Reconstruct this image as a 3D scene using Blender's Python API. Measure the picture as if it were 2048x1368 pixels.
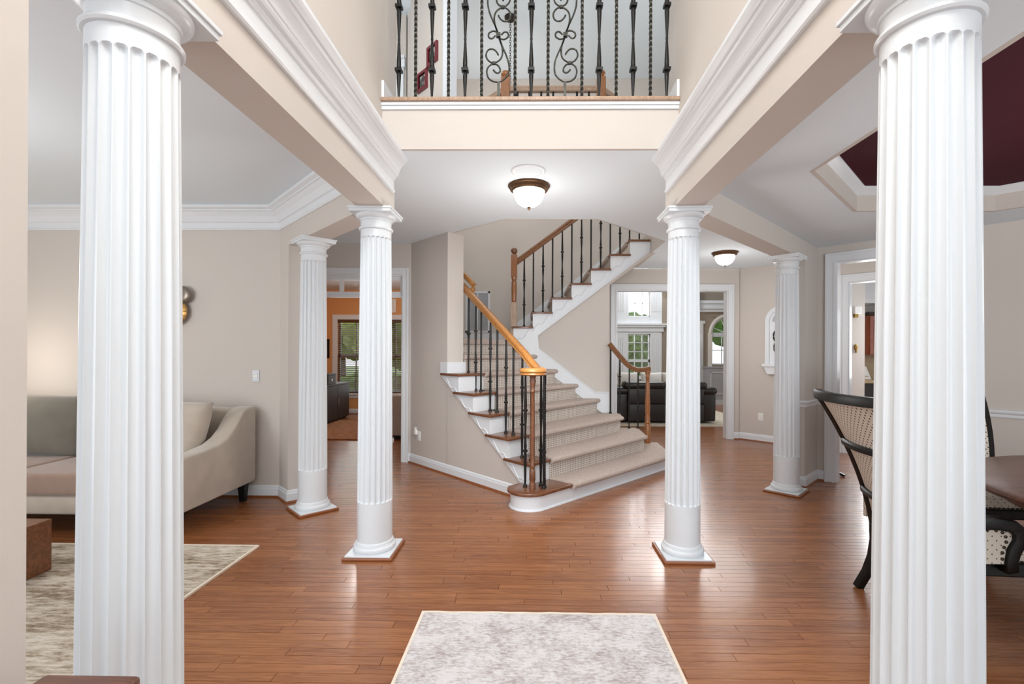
import bpy, bmesh, math, random
from mathutils import Vector, Matrix
random.seed(7)
for o in list(bpy.data.objects):
    bpy.data.objects.remove(o, do_unlink=True)
SC = bpy.context.scene
COL = SC.collection
R2 = math.sqrt(2.0)

# ------------------------------------------------------------------ camera
cam = bpy.data.cameras.new('camera'); camo = bpy.data.objects.new('camera', cam); COL.objects.link(camo)
cam.sensor_width = 36.0; cam.sensor_fit = 'HORIZONTAL'
cam.lens = 937.7/2048*36.0
cam.shift_x = (1024-1054.7)/2048; cam.shift_y = (703.6-684)/2048
cam.clip_start = .05
camo.matrix_world = (Matrix.Translation((0, 0, 1.413)) @ Matrix.Rotation(math.radians(.79), 4, 'Z')
                     @ Matrix.Rotation(math.radians(-.26), 4, 'Y') @ Matrix.Rotation(math.radians(90), 4, 'X'))
SC.camera = camo
SC.view_settings.view_transform = 'Standard'; SC.view_settings.look = 'None'
SC.view_settings.gamma = 1.0; SC.view_settings.use_curve_mapping = False
SC.view_settings.exposure = 0.58

# ------------------------------------------------------------------ world and lights
w = bpy.data.worlds.new('daylight'); SC.world = w; w.use_nodes = True
bg = w.node_tree.nodes['Background']
bg.inputs['Color'].default_value = (.86, .93, 1.0, 1); bg.inputs['Strength'].default_value = 1.35

def area(name, loc, target, sx, sy, watts, col=(1, 1, 1)):
    l = bpy.data.lights.new(name, 'AREA'); l.shape = 'RECTANGLE'; l.size = sx; l.size_y = sy
    l.energy = watts; l.color = col
    o = bpy.data.objects.new(name, l); COL.objects.link(o); o.location = loc
    d = Vector(target)-Vector(loc); o.rotation_euler = d.to_track_quat('-Z', 'Y').to_euler()
    return o
def point(name, loc, watts, col=(1, .93, .84), r=.08):
    l = bpy.data.lights.new(name, 'POINT'); l.energy = watts; l.color = col; l.shadow_soft_size = r
    o = bpy.data.objects.new(name, l); COL.objects.link(o); o.location = loc
    return o
WARM = (1, .975, .95); DAY = (.96, .98, 1.0)
# area panels standing in for window daylight; front and kitchen windows unseen, not modelled
area('daylight_front_door', (0, -2.25, 1.45), (0, 3, 1.5), 1.5, 2.2, 3, DAY)
area('daylight_foyer_window', (0, -2.25, 4.35), (0, 3, 3.0), 1.7, 2.2, 26, DAY)
area('daylight_living_front', (-3.6, -1.25, 1.5), (-3.6, 4, 2.6), 2.4, 1.8, 26, DAY)
area('daylight_dining_front', (3.3, -1.25, 1.5), (3.3, 4, 2.6), 2.2, 1.8, 26, DAY)
area('daylight_family', (3.2, 12.35, 3.2), (2.4, 7, .3), 2.6, 3.4, 100, DAY)
area('daylight_den', (-3.7, 10.3, 1.3), (-2.6, 6, .6), 1.4, 1.6, 6, DAY)
area('daylight_kitchen', (6.3, 8.2, 1.6), (4.5, 6.3, 1.2), 1.2, 1.2, 35, DAY)
# point lights without fixtures: lamp_living is a hidden lamp, the rest mostly added fill
point('foyer_fill', (0, .2, 4.2), 125, (1, .98, .955), .35)  # added above the frame to light the balcony face; no chandelier is known
point('lamp_living', (-4.75, 3.95, 1.3), 6, (1, .88, .74), .12)
point('living_fill', (-3.5, 2.2, 1.8), 21, WARM, .3)  # fill hanging mid-room, added to brighten the living room and its ceiling
point('dining_fill', (3.3, 2.1, 1.85), 20, WARM, .2)  # added fill over the table for the dining ceiling, without a fixture
point('upper_hall_light', (1.9, 5.4, 4.4), 12, WARM, .2)
point('stair_light', (-.5, 6.9, 4.6), 12, WARM, .2)
point('hall_side_light', (4.6, 5.6, 2.2), 7, WARM, .35)
point('hall_fill', (-.046, 3.89, 1.62), 27, WARM, .35)  # mid-air fill under the hall lamp, added to brighten the ceiling
point('family_side_fill', (2.62, 6.48, 1.65), 17, WARM, .4)  # unseen fill floating below the second flush lamp, added for the same ceiling
point('upper_hallway_light', (-1.9, 4.4, 4.9), 22, WARM, .15)
point('family_fill', (3.0, 10.6, 3.6), 48, WARM, .3)  # added to lift the dark family room; no fixture known there
point('den_fill', (-3.0, 8.2, 2.6), 26, WARM, .15)  # den fill added near the ceiling, with no fixture behind it

# ------------------------------------------------------------------ materials
def lin(h):
    h = h.lstrip('#'); out = []
    for i in (0, 2, 4):
        c = int(h[i:i+2], 16)/255.0
        out.append(c/12.92 if c <= .04045 else ((c+.055)/1.055)**2.4)
    return tuple(out)+(1.0,)
class NT:
    def __init__(s, name):
        s.m = bpy.data.materials.new(name); s.m.use_nodes = True
        s.t = s.m.node_tree; s.n = s.t.nodes; s.b = s.n['Principled BSDF']
    def node(s, typ, **kw):
        n = s.n.new(typ)
        for k, v in kw.items():
            if k.startswith('_'): n.inputs[k[1:].replace('_', ' ')].default_value = v
            else: setattr(n, k, v)
        return n
    def link(s, a, b): s.t.links.new(a, b)
    def set(s, **kw):
        for k, v in kw.items(): s.b.inputs[k.replace('_', ' ')].default_value = v
def plain(name, hexc, rough=.5, metal=0.0, spec=.5, bump=0.0, bscale=60, var=.0, coat=0.0, emit=None, sheen=0.0):
    k = NT(name); c = lin(hexc)
    k.set(Base_Color=c, Roughness=rough, Metallic=metal)
    k.b.inputs['Specular IOR Level'].default_value = spec
    if coat: k.b.inputs['Coat Weight'].default_value = coat; k.b.inputs['Coat Roughness'].default_value = .08
    if sheen: k.b.inputs['Sheen Weight'].default_value = sheen
    tc = k.node('ShaderNodeTexCoord')
    if var or bump:
        no = k.node('ShaderNodeTexNoise', _Scale=bscale, _Detail=3.0); k.link(tc.outputs['Object'], no.inputs['Vector'])
        if var:
            mx = k.node('ShaderNodeMix', data_type='RGBA'); mx.inputs['A'].default_value = tuple(x*(1-var) for x in c[:3])+(1,)
            mx.inputs['B'].default_value = tuple(min(1, x*(1+var)) for x in c[:3])+(1,)
            k.link(no.outputs['Fac'], mx.inputs['Factor']); k.link(mx.outputs['Result'], k.b.inputs['Base Color'])
        if bump:
            bp = k.node('ShaderNodeBump', _Strength=bump, _Distance=.004); k.link(no.outputs['Fac'], bp.inputs['Height'])
            k.link(bp.outputs['Normal'], k.b.inputs['Normal'])
    if emit:
        k.b.inputs['Emission Color'].default_value = lin(emit[0]); k.b.inputs['Emission Strength'].default_value = emit[1]
    return k.m
def grain(name, dark, light, rough=.35, scale=(3, 40, 40), coat=.2, attr=None, dist=1.2, world=True, amount=1.0):
    k = NT(name)
    if world: src = k.node('ShaderNodeNewGeometry').outputs['Position']
    else: src = k.node('ShaderNodeTexCoord').outputs['Object']
    mp = k.node('ShaderNodeMapping'); mp.inputs['Scale'].default_value = scale; k.link(src, mp.inputs['Vector'])
    vec = mp.outputs['Vector']
    if attr:
        at = k.node('ShaderNodeAttribute', attribute_name=attr)
        sc = k.node('ShaderNodeVectorMath', operation='SCALE'); sc.inputs['Scale'].default_value = 91.0
        k.link(at.outputs['Color'], sc.inputs[0])
        ad = k.node('ShaderNodeVectorMath', operation='ADD'); k.link(vec, ad.inputs[0]); k.link(sc.outputs[0], ad.inputs[1]); vec = ad.outputs[0]
    n1 = k.node('ShaderNodeTexNoise', _Scale=1.0, _Detail=4.0, _Roughness=.6, _Distortion=dist); k.link(vec, n1.inputs['Vector'])
    wv = k.node('ShaderNodeMath', operation='MULTIPLY'); wv.inputs[1].default_value = 9.0; k.link(n1.outputs['Fac'], wv.inputs[0])
    fr = k.node('ShaderNodeMath', operation='PINGPONG'); fr.inputs[1].default_value = 1.0; k.link(wv.outputs[0], fr.inputs[0])
    mixf = k.node('ShaderNodeMath', operation='MULTIPLY_ADD'); k.link(fr.outputs[0], mixf.inputs[0]); mixf.inputs[1].default_value = .45*amount; mixf.inputs[2].default_value = .25
    fac = mixf.outputs[0]
    if attr:
        a2 = k.node('ShaderNodeMath', operation='MULTIPLY_ADD'); k.link(at.outputs['Fac'], a2.inputs[0]); a2.inputs[1].default_value = .30; k.link(fac, a2.inputs[2]); fac = a2.outputs[0]
        s2 = k.node('ShaderNodeMath', operation='SUBTRACT'); k.link(fac, s2.inputs[0]); s2.inputs[1].default_value = .04; fac = s2.outputs[0]
    rp = k.node('ShaderNodeValToRGB'); rp.color_ramp.elements[0].color = lin(dark); rp.color_ramp.elements[1].color = lin(light)
    k.link(fac, rp.inputs['Fac']); k.link(rp.outputs['Color'], k.b.inputs['Base Color'])
    k.set(Roughness=rough); k.b.inputs['Coat Weight'].default_value = coat; k.b.inputs['Coat Roughness'].default_value = .12
    bp = k.node('ShaderNodeBump', _Strength=.06, _Distance=.002); k.link(fr.outputs[0], bp.inputs['Height']); k.link(bp.outputs['Normal'], k.b.inputs['Normal'])
    return k.m
def rugmat(name, cols, scale, streak=(1, 1, 1), rough=.95, detail=8.0, bump=.3, dist=.15, fine=None):
    k = NT(name); src = k.node('ShaderNodeNewGeometry').outputs['Position']
    mp = k.node('ShaderNodeMapping'); mp.inputs['Scale'].default_value = streak; k.link(src, mp.inputs['Vector'])
    n1 = k.node('ShaderNodeTexNoise', _Scale=scale, _Detail=detail, _Roughness=.78, _Distortion=dist); k.link(mp.outputs['Vector'], n1.inputs['Vector'])
    rp = k.node('ShaderNodeValToRGB'); e = rp.color_ramp.elements
    e[0].position = cols[0][0]; e[0].color = lin(cols[0][1]); e[1].position = cols[-1][0]; e[1].color = lin(cols[-1][1])
    for p, c in cols[1:-1]: q = e.new(p); q.color = lin(c)
    fac = n1.outputs['Fac']
    if fine:
        m3 = k.node('ShaderNodeMapping'); m3.inputs['Scale'].default_value = fine; k.link(src, m3.inputs['Vector'])
        n3 = k.node('ShaderNodeTexNoise', _Scale=1.0, _Detail=6.0, _Roughness=.75); k.link(m3.outputs['Vector'], n3.inputs['Vector'])
        mf = k.node('ShaderNodeMix', data_type='FLOAT'); mf.inputs['Factor'].default_value = .5
        k.link(fac, mf.inputs['A']); k.link(n3.outputs['Fac'], mf.inputs['B']); fac = mf.outputs['Result']
    k.link(fac, rp.inputs['Fac']); k.link(rp.outputs['Color'], k.b.inputs['Base Color']); k.set(Roughness=rough)
    n2 = k.node('ShaderNodeTexNoise', _Scale=260.0, _Detail=2.0); k.link(src, n2.inputs['Vector'])
    bp = k.node('ShaderNodeBump', _Strength=bump, _Distance=.004); k.link(n2.outputs['Fac'], bp.inputs['Height']); k.link(bp.outputs['Normal'], k.b.inputs['Normal'])
    return k.m
def dotted(name, base, dot, pitch=.022, r=.16):
    k = NT(name); tc = k.node('ShaderNodeTexCoord')
    mp = k.node('ShaderNodeMapping'); mp.inputs['Scale'].default_value = (1/pitch,)*3; mp.inputs['Rotation'].default_value = (0, 0, math.radians(45)); k.link(tc.outputs['UV'], mp.inputs['Vector'])
    fr = k.node('ShaderNodeVectorMath', operation='FRACTION'); k.link(mp.outputs['Vector'], fr.inputs[0])
    sb = k.node('ShaderNodeVectorMath', operation='SUBTRACT'); sb.inputs[1].default_value = (.5, .5, 0); k.link(fr.outputs[0], sb.inputs[0])
    ln = k.node('ShaderNodeVectorMath', operation='LENGTH'); k.link(sb.outputs[0], ln.inputs[0])
    lt = k.node('ShaderNodeMath', operation='LESS_THAN'); lt.inputs[1].default_value = r; k.link(ln.outputs['Value'], lt.inputs[0])
    mx = k.node('ShaderNodeMix', data_type='RGBA'); mx.inputs['A'].default_value = lin(base); mx.inputs['B'].default_value = lin(dot)
    k.link(lt.outputs[0], mx.inputs['Factor']); k.link(mx.outputs['Result'], k.b.inputs['Base Color']); k.set(Roughness=.85)
    return k.m
def weave(name, a, b, scale):
    k = NT(name); src = k.node('ShaderNodeNewGeometry').outputs['Position']
    rot = k.node('ShaderNodeMapping'); rot.inputs['Rotation'].default_value = (0, 0, math.radians(45)); k.link(src, rot.inputs['Vector'])
    sx = k.node('ShaderNodeSeparateXYZ'); k.link(rot.outputs['Vector'], sx.inputs[0])
    def wavef(sock, s):
        m = k.node('ShaderNodeMath', operation='MULTIPLY'); m.inputs[1].default_value = s; k.link(sock, m.inputs[0])
        q = k.node('ShaderNodeMath', operation='SINE'); k.link(m.outputs[0], q.inputs[0]); return q.outputs[0]
    ad = k.node('ShaderNodeMath', operation='ADD'); k.link(sx.outputs['X'], ad.inputs[0]); k.link(sx.outputs['Y'], ad.inputs[1])
    p = k.node('ShaderNodeMath', operation='MAXIMUM'); k.link(wavef(ad.outputs[0], scale), p.inputs[0]); k.link(wavef(sx.outputs['Z'], scale*1.25), p.inputs[1])
    no = k.node('ShaderNodeTexNoise', _Scale=140.0, _Detail=2.0); k.link(src, no.inputs['Vector'])
    sm = k.node('ShaderNodeMath', operation='MULTIPLY_ADD'); k.link(no.outputs['Fac'], sm.inputs[0]); sm.inputs[1].default_value = .8; k.link(p.outputs[0], sm.inputs[2])
    rp = k.node('ShaderNodeValToRGB'); rp.color_ramp.elements[0].color = lin(a); rp.color_ramp.elements[1].color = lin(b); rp.color_ramp.elements[0].position = .3; rp.color_ramp.elements[1].position = 1.0
    k.link(sm.outputs[0], rp.inputs['Fac']); k.link(rp.outputs['Color'], k.b.inputs['Base Color']); k.set(Roughness=.95)
    bp = k.node('ShaderNodeBump', _Strength=.5, _Distance=.006); k.link(sm.outputs[0], bp.inputs['Height']); k.link(bp.outputs['Normal'], k.b.inputs['Normal'])
    return k.m
M = {}
M['wall'] = plain('wall_beige', '#cfc8c1', .75, bump=.05, bscale=220, spec=.3)
M['cream'] = plain('wall_cream', '#e4dacf', .75, bump=.05, bscale=220, spec=.3)
M['ceil'] = plain('ceiling_paint', '#e6f0f7', .85, bump=.05, bscale=200, spec=.2)
M['white'] = plain('white_trim_paint', '#e4e8ec', .3, spec=.4)
M['column'] = plain('white_column_paint', '#dde2e6', .28, spec=.45)
M['burg'] = plain('burgundy_paint', '#430f1d', .8, bump=.1, bscale=150, var=.1, spec=.2)
M['orange'] = plain('orange_wall', '#e0a368', .7)
M['taupe'] = plain('taupe_wall', '#9a8d7e', .75)
M['greywall'] = plain('grey_wainscot', '#b9bcc2', .5)
M['floor'] = grain('oak_floor', '#6a371c', '#a66c42', .27, (1.6, 34, 1), .2, attr='rnd')
M['floor_sub'] = plain('floor_joint', '#3a1c0d', .7)
M['oak'] = grain('honey_oak', '#8a5422', '#c48a4a', .35, (14, 14, 60), .2)
M['railbrown'] = grain('brown_oak_rail', '#5a3620', '#a06f48', .3, (14, 14, 60), .4)
M['oakv'] = grain('oak_post', '#6b3a18', '#b5763f', .3, (60, 60, 6), .4)
M['pinkoak'] = grain('unstained_oak', '#8d7059', '#c9ae97', .5, (60, 60, 5), .1)
M['tread'] = grain('brown_tread', '#54301d', '#8c5a3a', .25, (20, 20, 20), .4)
M['shoe'] = plain('stained_shoe', '#8a4f2b', .35, coat=.2, var=.15, bscale=40)
M['iron'] = plain('black_iron', '#0d0c0a', .42, spec=.4)
M['pewter'] = plain('hammered_iron', '#3b3a35', .3, metal=.75, bump=.25, bscale=90)
M['carpet'] = rugmat('loop_carpet', [(.3, '#a5938a'), (.55, '#c6b7ad'), (.75, '#d6c9c0')], 60, bump=.6)
M['weave'] = weave('riser_carpet', '#a89c92', '#e2d9d0', 240)
M['bronze'] = plain('antique_bronze', '#6b4f38', .4, metal=.7, bump=.2, bscale=120)
M['glow'] = plain('lit_glass', '#ffffff', .3, emit=('#fff6ea', 4.0))
M['steel'] = plain('brushed_steel', '#b9babc', .35, metal=.8)
M['plastic'] = plain('white_plastic', '#f2f2f0', .4)
M['dark'] = plain('dark_slot', '#222222', .6)
M['velvet'] = plain('grey_velvet', '#b9ad9f', .85, var=.18, bscale=9, bump=.2, sheen=.5)
M['velvet2'] = plain('green_grey_velvet', '#706b60', .85, var=.2, bscale=8, bump=.2, sheen=.4)
M['seatvel'] = plain('taupe_velvet', '#93796a', .85, var=.15, bscale=9, sheen=.4)
M['ebony'] = plain('ebony_wood', '#0b0a09', .42, spec=.35)
M['mahog'] = grain('mahogany', '#3a1a10', '#7c4a30', .4, (3, 30, 30), .08)
M['walnutblock'] = grain('walnut_block', '#4a2412', '#96603a', .35, (6, 18, 18), .3)
M['fabric'] = dotted('dotted_upholstery', '#ddd4c8', '#453c36', .022, .2)
M['fabseat'] = dotted('dotted_seat', '#cfc6b8', '#5a5048', .03, .12)
M['nail'] = plain('bronze_nailhead', '#3d342b', .35, metal=.8)
M['rug1'] = rugmat('distressed_rug', [(.3, '#857878'), (.43, '#aea2a0'), (.50, '#cdc8c8'), (.57, '#dedcdc'), (.68, '#bda9a5')], 4.5, (1, 1.1, 1), detail=10.0, fine=(30, 75, 1))
M['rugedge'] = plain('rug_binding', '#e9dccb', .9)
M['rug2'] = rugmat('abstract_rug', [(.34, '#4d4238'), (.44, '#8f7d68'), (.50, '#bfb29f'), (.57, '#d9d2c6'), (.68, '#a58e71')], 3.0, (.6, 1.8, 1), detail=12.0, dist=.4, fine=(9, 42, 1))
M['rugbrown'] = rugmat('brown_shag', [(.3, '#6b3d22'), (.55, '#9a6840'), (.75, '#c79a6e')], 22, bump=.9)
M['rugcream'] = rugmat('cream_rug', [(.3, '#b9ab95'), (.55, '#d6cbb8'), (.75, '#e6dfd2')], 4)
M['leather'] = plain('black_leather', '#211d1b', .32, spec=.5, bump=.15, bscale=120)
M['cushion'] = plain('cream_cushion', '#e8e4de', .9, var=.06, bscale=20)
M['espresso'] = plain('espresso_wood', '#271b15', .55, coat=.0, var=.15, bscale=25)
M['greysofa'] = plain('grey_linen', '#b2a9a0', .9, var=.05, bscale=60)
M['blind'] = plain('walnut_blind', '#5a3a22', .5)
M['cherry'] = grain('cherry_cabinet', '#6b2c10', '#a8501f', .35, (30, 30, 5), .3)
M['silver'] = plain('tarnished_silver', '#8b8176', .35, metal=.8, bump=.4, bscale=35)
M['gold'] = plain('aged_gold', '#a07a45', .35, metal=.8, bump=.5, bscale=40)
M['red'] = plain('red_frame', '#6e1420', .3, coat=.3)
M['photo'] = rugmat('black_white_photo', [(.35, '#1b1a1a'), (.5, '#5b5654'), (.62, '#e6e2df')], 9, bump=0)
M['vent'] = plain('vent_grey', '#b5b9bf', .5)
M['brass'] = plain('brass', '#8f7238', .35, metal=.8)
M['tile'] = plain('stone_tile', '#b39c7a', .5, var=.2, bscale=15)
M['leaf'] = plain('garden_leaf', '#5f7a3a', .8, var=.45, bscale=7)
M['leaf2'] = plain('garden_shrub', '#7d8a4a', .8, var=.5, bscale=6)
M['bark'] = plain('bark', '#5d5148', .9, var=.3, bscale=12)
M['lawn'] = plain('lawn', '#6f8350', .9, var=.3, bscale=3)
def glassmat():
    k = NT('window_glass'); t = k.node('ShaderNodeBsdfTransparent'); g = k.node('ShaderNodeBsdfGlossy'); g.inputs['Roughness'].default_value = .02
    mx = k.node('ShaderNodeMixShader'); mx.inputs[0].default_value = .06; k.link(t.outputs[0], mx.inputs[1]); k.link(g.outputs[0], mx.inputs[2])
    k.link(mx.outputs[0], k.n['Material Output'].inputs['Surface']); return k.m
M['glass'] = glassmat()

# ------------------------------------------------------------------ mesh helpers
def fr(p, t, n):
    """local frame of a wall: a along t, b along n, z up"""
    p = Vector((p[0], p[1])); t = Vector((t[0], t[1])).normalized(); n = Vector((n[0], n[1])).normalized()
    def f(a, b, z):
        q = p+t*a+n*b
        return (q.x, q.y, z)
    return f
class MB:
    def __init__(s): s.v = []; s.f = []
    def add(s, vs, fs):
        k = len(s.v); s.v += [tuple(q) for q in vs]; s.f += [tuple(i+k for i in q) for q in fs]; return s
    def box(s, a0, a1, b0, b1, z0, z1, f=None):
        vs = [(a, b, z) for z in (z0, z1) for b in (b0, b1) for a in (a0, a1)]
        if f: vs = [f(*q) for q in vs]
        return s.add(vs, [(0, 1, 3, 2), (4, 6, 7, 5), (0, 4, 5, 1), (2, 3, 7, 6), (0, 2, 6, 4), (1, 5, 7, 3)])
    def prism(s, poly, z0, z1):
        n = len(poly); vs = [(x, y, z0) for x, y in poly]+[(x, y, z1) for x, y in poly]
        return s.add(vs, [tuple(range(n))[::-1], tuple(range(n, 2*n))]+[(i, (i+1) % n, n+(i+1) % n, n+i) for i in range(n)])
    def extr(s, poly, b0, b1, f=None):
        n = len(poly); vs = [(a, b0, z) for a, z in poly]+[(a, b1, z) for a, z in poly]
        if f: vs = [f(*q) for q in vs]
        return s.add(vs, [tuple(range(n)), tuple(range(n, 2*n))[::-1]]+[(i, n+i, n+(i+1) % n, (i+1) % n) for i in range(n)])
    def lathe(s, prof, c=(0, 0), n=24, cap=True):
        m = len(prof); vs = []
        for r, z in prof:
            for i in range(n):
                a = 2*math.pi*i/n; vs.append((c[0]+r*math.cos(a), c[1]+r*math.sin(a), z))
        fs = [(j*n+i, j*n+(i+1) % n, (j+1)*n+(i+1) % n, (j+1)*n+i) for j in range(m-1) for i in range(n)]
        if cap: fs += [tuple(range(n))[::-1], tuple(range((m-1)*n, m*n))]
        return s.add(vs, fs)
    def sweep(s, path, prof, up=(0, 0, 1), cap=True):
        """prof: list of (side, up) points; path: 3d points"""
        P = [Vector(p) for p in path]; n = len(prof); vs = []; u0 = Vector(up)
        for i, p in enumerate(P):
            if i == 0: t = P[1]-P[0]
            elif i == len(P)-1: t = P[-1]-P[-2]
            else: t = (P[i+1]-p).normalized()+(p-P[i-1]).normalized()
            t.normalize(); sd = t.cross(u0)
            if sd.length < 1e-4: sd = Vector((1, 0, 0))
            sd.normalize(); uu = sd.cross(t)
            k = 1.0
            if 0 < i < len(P)-1:
                d = (p-P[i-1]).normalized(); k = 1/max(.5, d.dot(t))
            for a, b in prof: vs.append(p+sd*a*k+uu*b)
        fs = [(j*n+i, j*n+(i+1) % n, (j+1)*n+(i+1) % n, (j+1)*n+i) for j in range(len(P)-1) for i in range(n)]
        if cap: fs += [tuple(range(n))[::-1], tuple(range((len(P)-1)*n, len(P)*n))]
        return s.add(vs, fs)
    def tube(s, path, r, n=6, up=(0, .02, 1)):
        return s.sweep(path, [(r*math.cos(2*math.pi*i/n), r*math.sin(2*math.pi*i/n)) for i in range(n)], up)
    def wallsweep(s, pts, nrm_sign, prof, z=0):
        """profile (projection, height) along a plan polyline with mitred corners; projection to the left (+1) or right (-1) of travel"""
        P = [Vector(p) for p in pts]; n = len(prof); vs = []
        for i, p in enumerate(P):
            ns = []
            if i > 0: d = (p-P[i-1]).normalized(); ns.append(Vector((-d.y, d.x))*nrm_sign)
            if i < len(P)-1: d = (P[i+1]-p).normalized(); ns.append(Vector((-d.y, d.x))*nrm_sign)
            if len(ns) == 2: b = (ns[0]+ns[1]).normalized(); b = b/max(.3, b.dot(ns[0]))
            else: b = ns[0]
            for pr, h in prof: q = p+b*pr; vs.append((q.x, q.y, z+h))
        fs = [(j*n+i, j*n+(i+1) % n, (j+1)*n+(i+1) % n, (j+1)*n+i) for j in range(len(P)-1) for i in range(n)]
        fs += [tuple(range(n))[::-1], tuple(range((len(P)-1)*n, len(P)*n))]
        return s.add(vs, fs)
    def mesh(s, name, smooth=None, bevel=0.0, seg=2):
        me = bpy.data.meshes.new(name); me.from_pydata(s.v, [], s.f)
        bm = bmesh.new(); bm.from_mesh(me); bmesh.ops.recalc_face_normals(bm, faces=bm.faces)
        if bevel:
            bmesh.ops.bevel(bm, geom=[e for e in bm.edges if len(e.link_faces) == 2 and e.calc_face_angle(0) > .5], offset=bevel, segments=seg, profile=.5, affect='EDGES', clamp_overlap=True)
        bm.to_mesh(me); bm.free()
        if smooth:
            for p in me.polygons: p.use_smooth = True
            me.set_sharp_from_angle(angle=math.radians(smooth))
        return me
    def done(s, name, mat, parent=None, smooth=None, bevel=0.0, seg=2, **tags):
        me = s.mesh(name, smooth, bevel, seg); me.materials.append(M[mat] if isinstance(mat, str) else mat)
        return obj(name, me, parent, **tags)
def obj(name, me, parent=None, **tags):
    o = bpy.data.objects.new(name, me); COL.objects.link(o)
    if parent is not None:
        o.parent = parent; o.matrix_parent_inverse = PINV[parent.name]
    tag(o, **tags); return o
PINV = {}
def tag(o, label=None, cat=None, group=None, kind=None):
    if label: o['label'] = label
    if cat: o['category'] = cat
    if group: o['group'] = group
    if kind: o['kind'] = kind
    if o.name not in PINV: PINV[o.name] = o.matrix_basis.inverted() if o.parent is None else Matrix.Identity(4)
    return o
def thing(name, loc, label, cat, group=None, kind=None, rz=0.0):
    o = bpy.data.objects.new(name, None); o.empty_display_size = .1; COL.objects.link(o)
    o.location = loc; o.rotation_euler = (0, 0, rz)
    o.matrix_basis = Matrix.Translation(loc) @ Matrix.Rotation(rz, 4, 'Z')
    tag(o, label, cat, group, kind); PINV[o.name] = o.matrix_basis.inverted()
    return o
def dup(root, loc, rz=None, label=None):
    """copy of a thing with its parts and their sub-parts"""
    r = root.copy(); COL.objects.link(r); r.location = loc
    if rz is not None: r.rotation_euler = (0, 0, rz)
    if label: r['label'] = label
    PINV[r.name] = PINV[root.name]
    for ch in list(root.children):
        c = ch.copy(); COL.objects.link(c); c.parent = r; c.matrix_parent_inverse = ch.matrix_parent_inverse.copy()
        for g in list(ch.children):
            d = g.copy(); COL.objects.link(d); d.parent = c; d.matrix_parent_inverse = g.matrix_parent_inverse.copy()
    return r
NTRIM = [0]
def trim(mb, label, mat='white', smooth=40, bevel=0.0):
    NTRIM[0] += 1
    return mb.done('trim_%d' % NTRIM[0], mat, smooth=smooth, bevel=bevel, label=label, cat='trim', kind='structure')
def wall(side, mb, label, mat='wall'):
    return mb.done('wall_'+side, mat, label=label, cat='wall', kind='structure')
def UV(u, v): return ((u-v)/R2, (u+v)/R2)
# ------------------------------------------------------------------ levels and plan
ZC, ZF2, ZU, ZSOF = 2.79, 3.11, 5.84, 2.397
def zk(k): return .164+.2*(k-1)
XL0, XL1 = -1.21, -1.02     # left beam / wall
XR0, XR1 = .945, 1.135      # right beam / wall
CFL, CFR = (-1.118, 3.2985), (1.045, 3.2985)
dL, dR = Vector((-1, 1)).normalized(), Vector((1, 1)).normalized()
def wallopen(mb, f, a0, a1, ops, b0, b1, H, z0=0.0):
    xs = a0
    for o0, o1, s, t in sorted(ops):
        if o0 > xs: mb.box(xs, o0, b0, b1, z0, H, f)
        if s > z0: mb.box(o0, o1, b0, b1, z0, s, f)
        if t < H: mb.box(o0, o1, b0, b1, t, H, f)
        xs = o1
    if xs < a1: mb.box(xs, a1, b0, b1, z0, H, f)
    return mb

# ------------------------------------------------------------------ floor: oak strips on a sub floor
sub = MB().box(-6.2, 9.4, -2.6, 14.2, -.12, -.007)
floor = sub.done('floor', 'floor_sub', label='glossy oak strip floor running through every room', cat='floor', kind='structure')
def plank_mesh(name, items):
    vs, fs, cols = [], [], []
    for (x0, x1, y0, y1, c) in items:
        k = len(vs); e = .0013
        vs += [(x0, y0, -.009), (x1, y0, -.009), (x1, y1, -.009), (x0, y1, -.009),
               (x0+e, y0+e, 0), (x1-e, y0+e, 0), (x1-e, y1-e, 0), (x0+e, y1-e, 0)]
        for q in ((4, 5, 6, 7), (0, 1, 5, 4), (1, 2, 6, 5), (2, 3, 7, 6), (3, 0, 4, 7)):
            fs.append(tuple(k+i for i in q)); cols.append(c)
    me = bpy.data.meshes.new(name); me.from_pydata(vs, [], fs)
    at = me.attributes.new('rnd', 'FLOAT', 'FACE'); at.data.foreach_set('value', cols)
    me.materials.append(M['floor']); return me
near, rest = [], []
PW = .0575; row = 0; y = -2.5
while y < 14.1:
    x = -6.2-random.random()*1.2
    while x < 9.4:
        L = random.choice((.45, .6, .75, .9, 1.1, 1.35, 1.6))*random.uniform(.85, 1.15)
        it = (max(x, -6.2), min(x+L, 9.4), y, y+PW, random.random())
        if it[1]-it[0] > .02:
            ym = y+PW/2
            vis = 1.93 < ym < 4.6 and it[1] > -.86*ym and it[0] < .8*ym and not (ym < 2.5 and it[0] > -.62 and it[1] < .7)
            (near if vis else rest).append(it)
        x += L
    y += PW
near.sort(key=lambda q: q[2]); rest += near[300:]; near = near[:300]
for it in near: obj('floor_plank', plank_mesh('floor_plank', [it]), floor)
obj('floor_planks', plank_mesh('floor_planks', rest), floor, kind='stuff')

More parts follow.
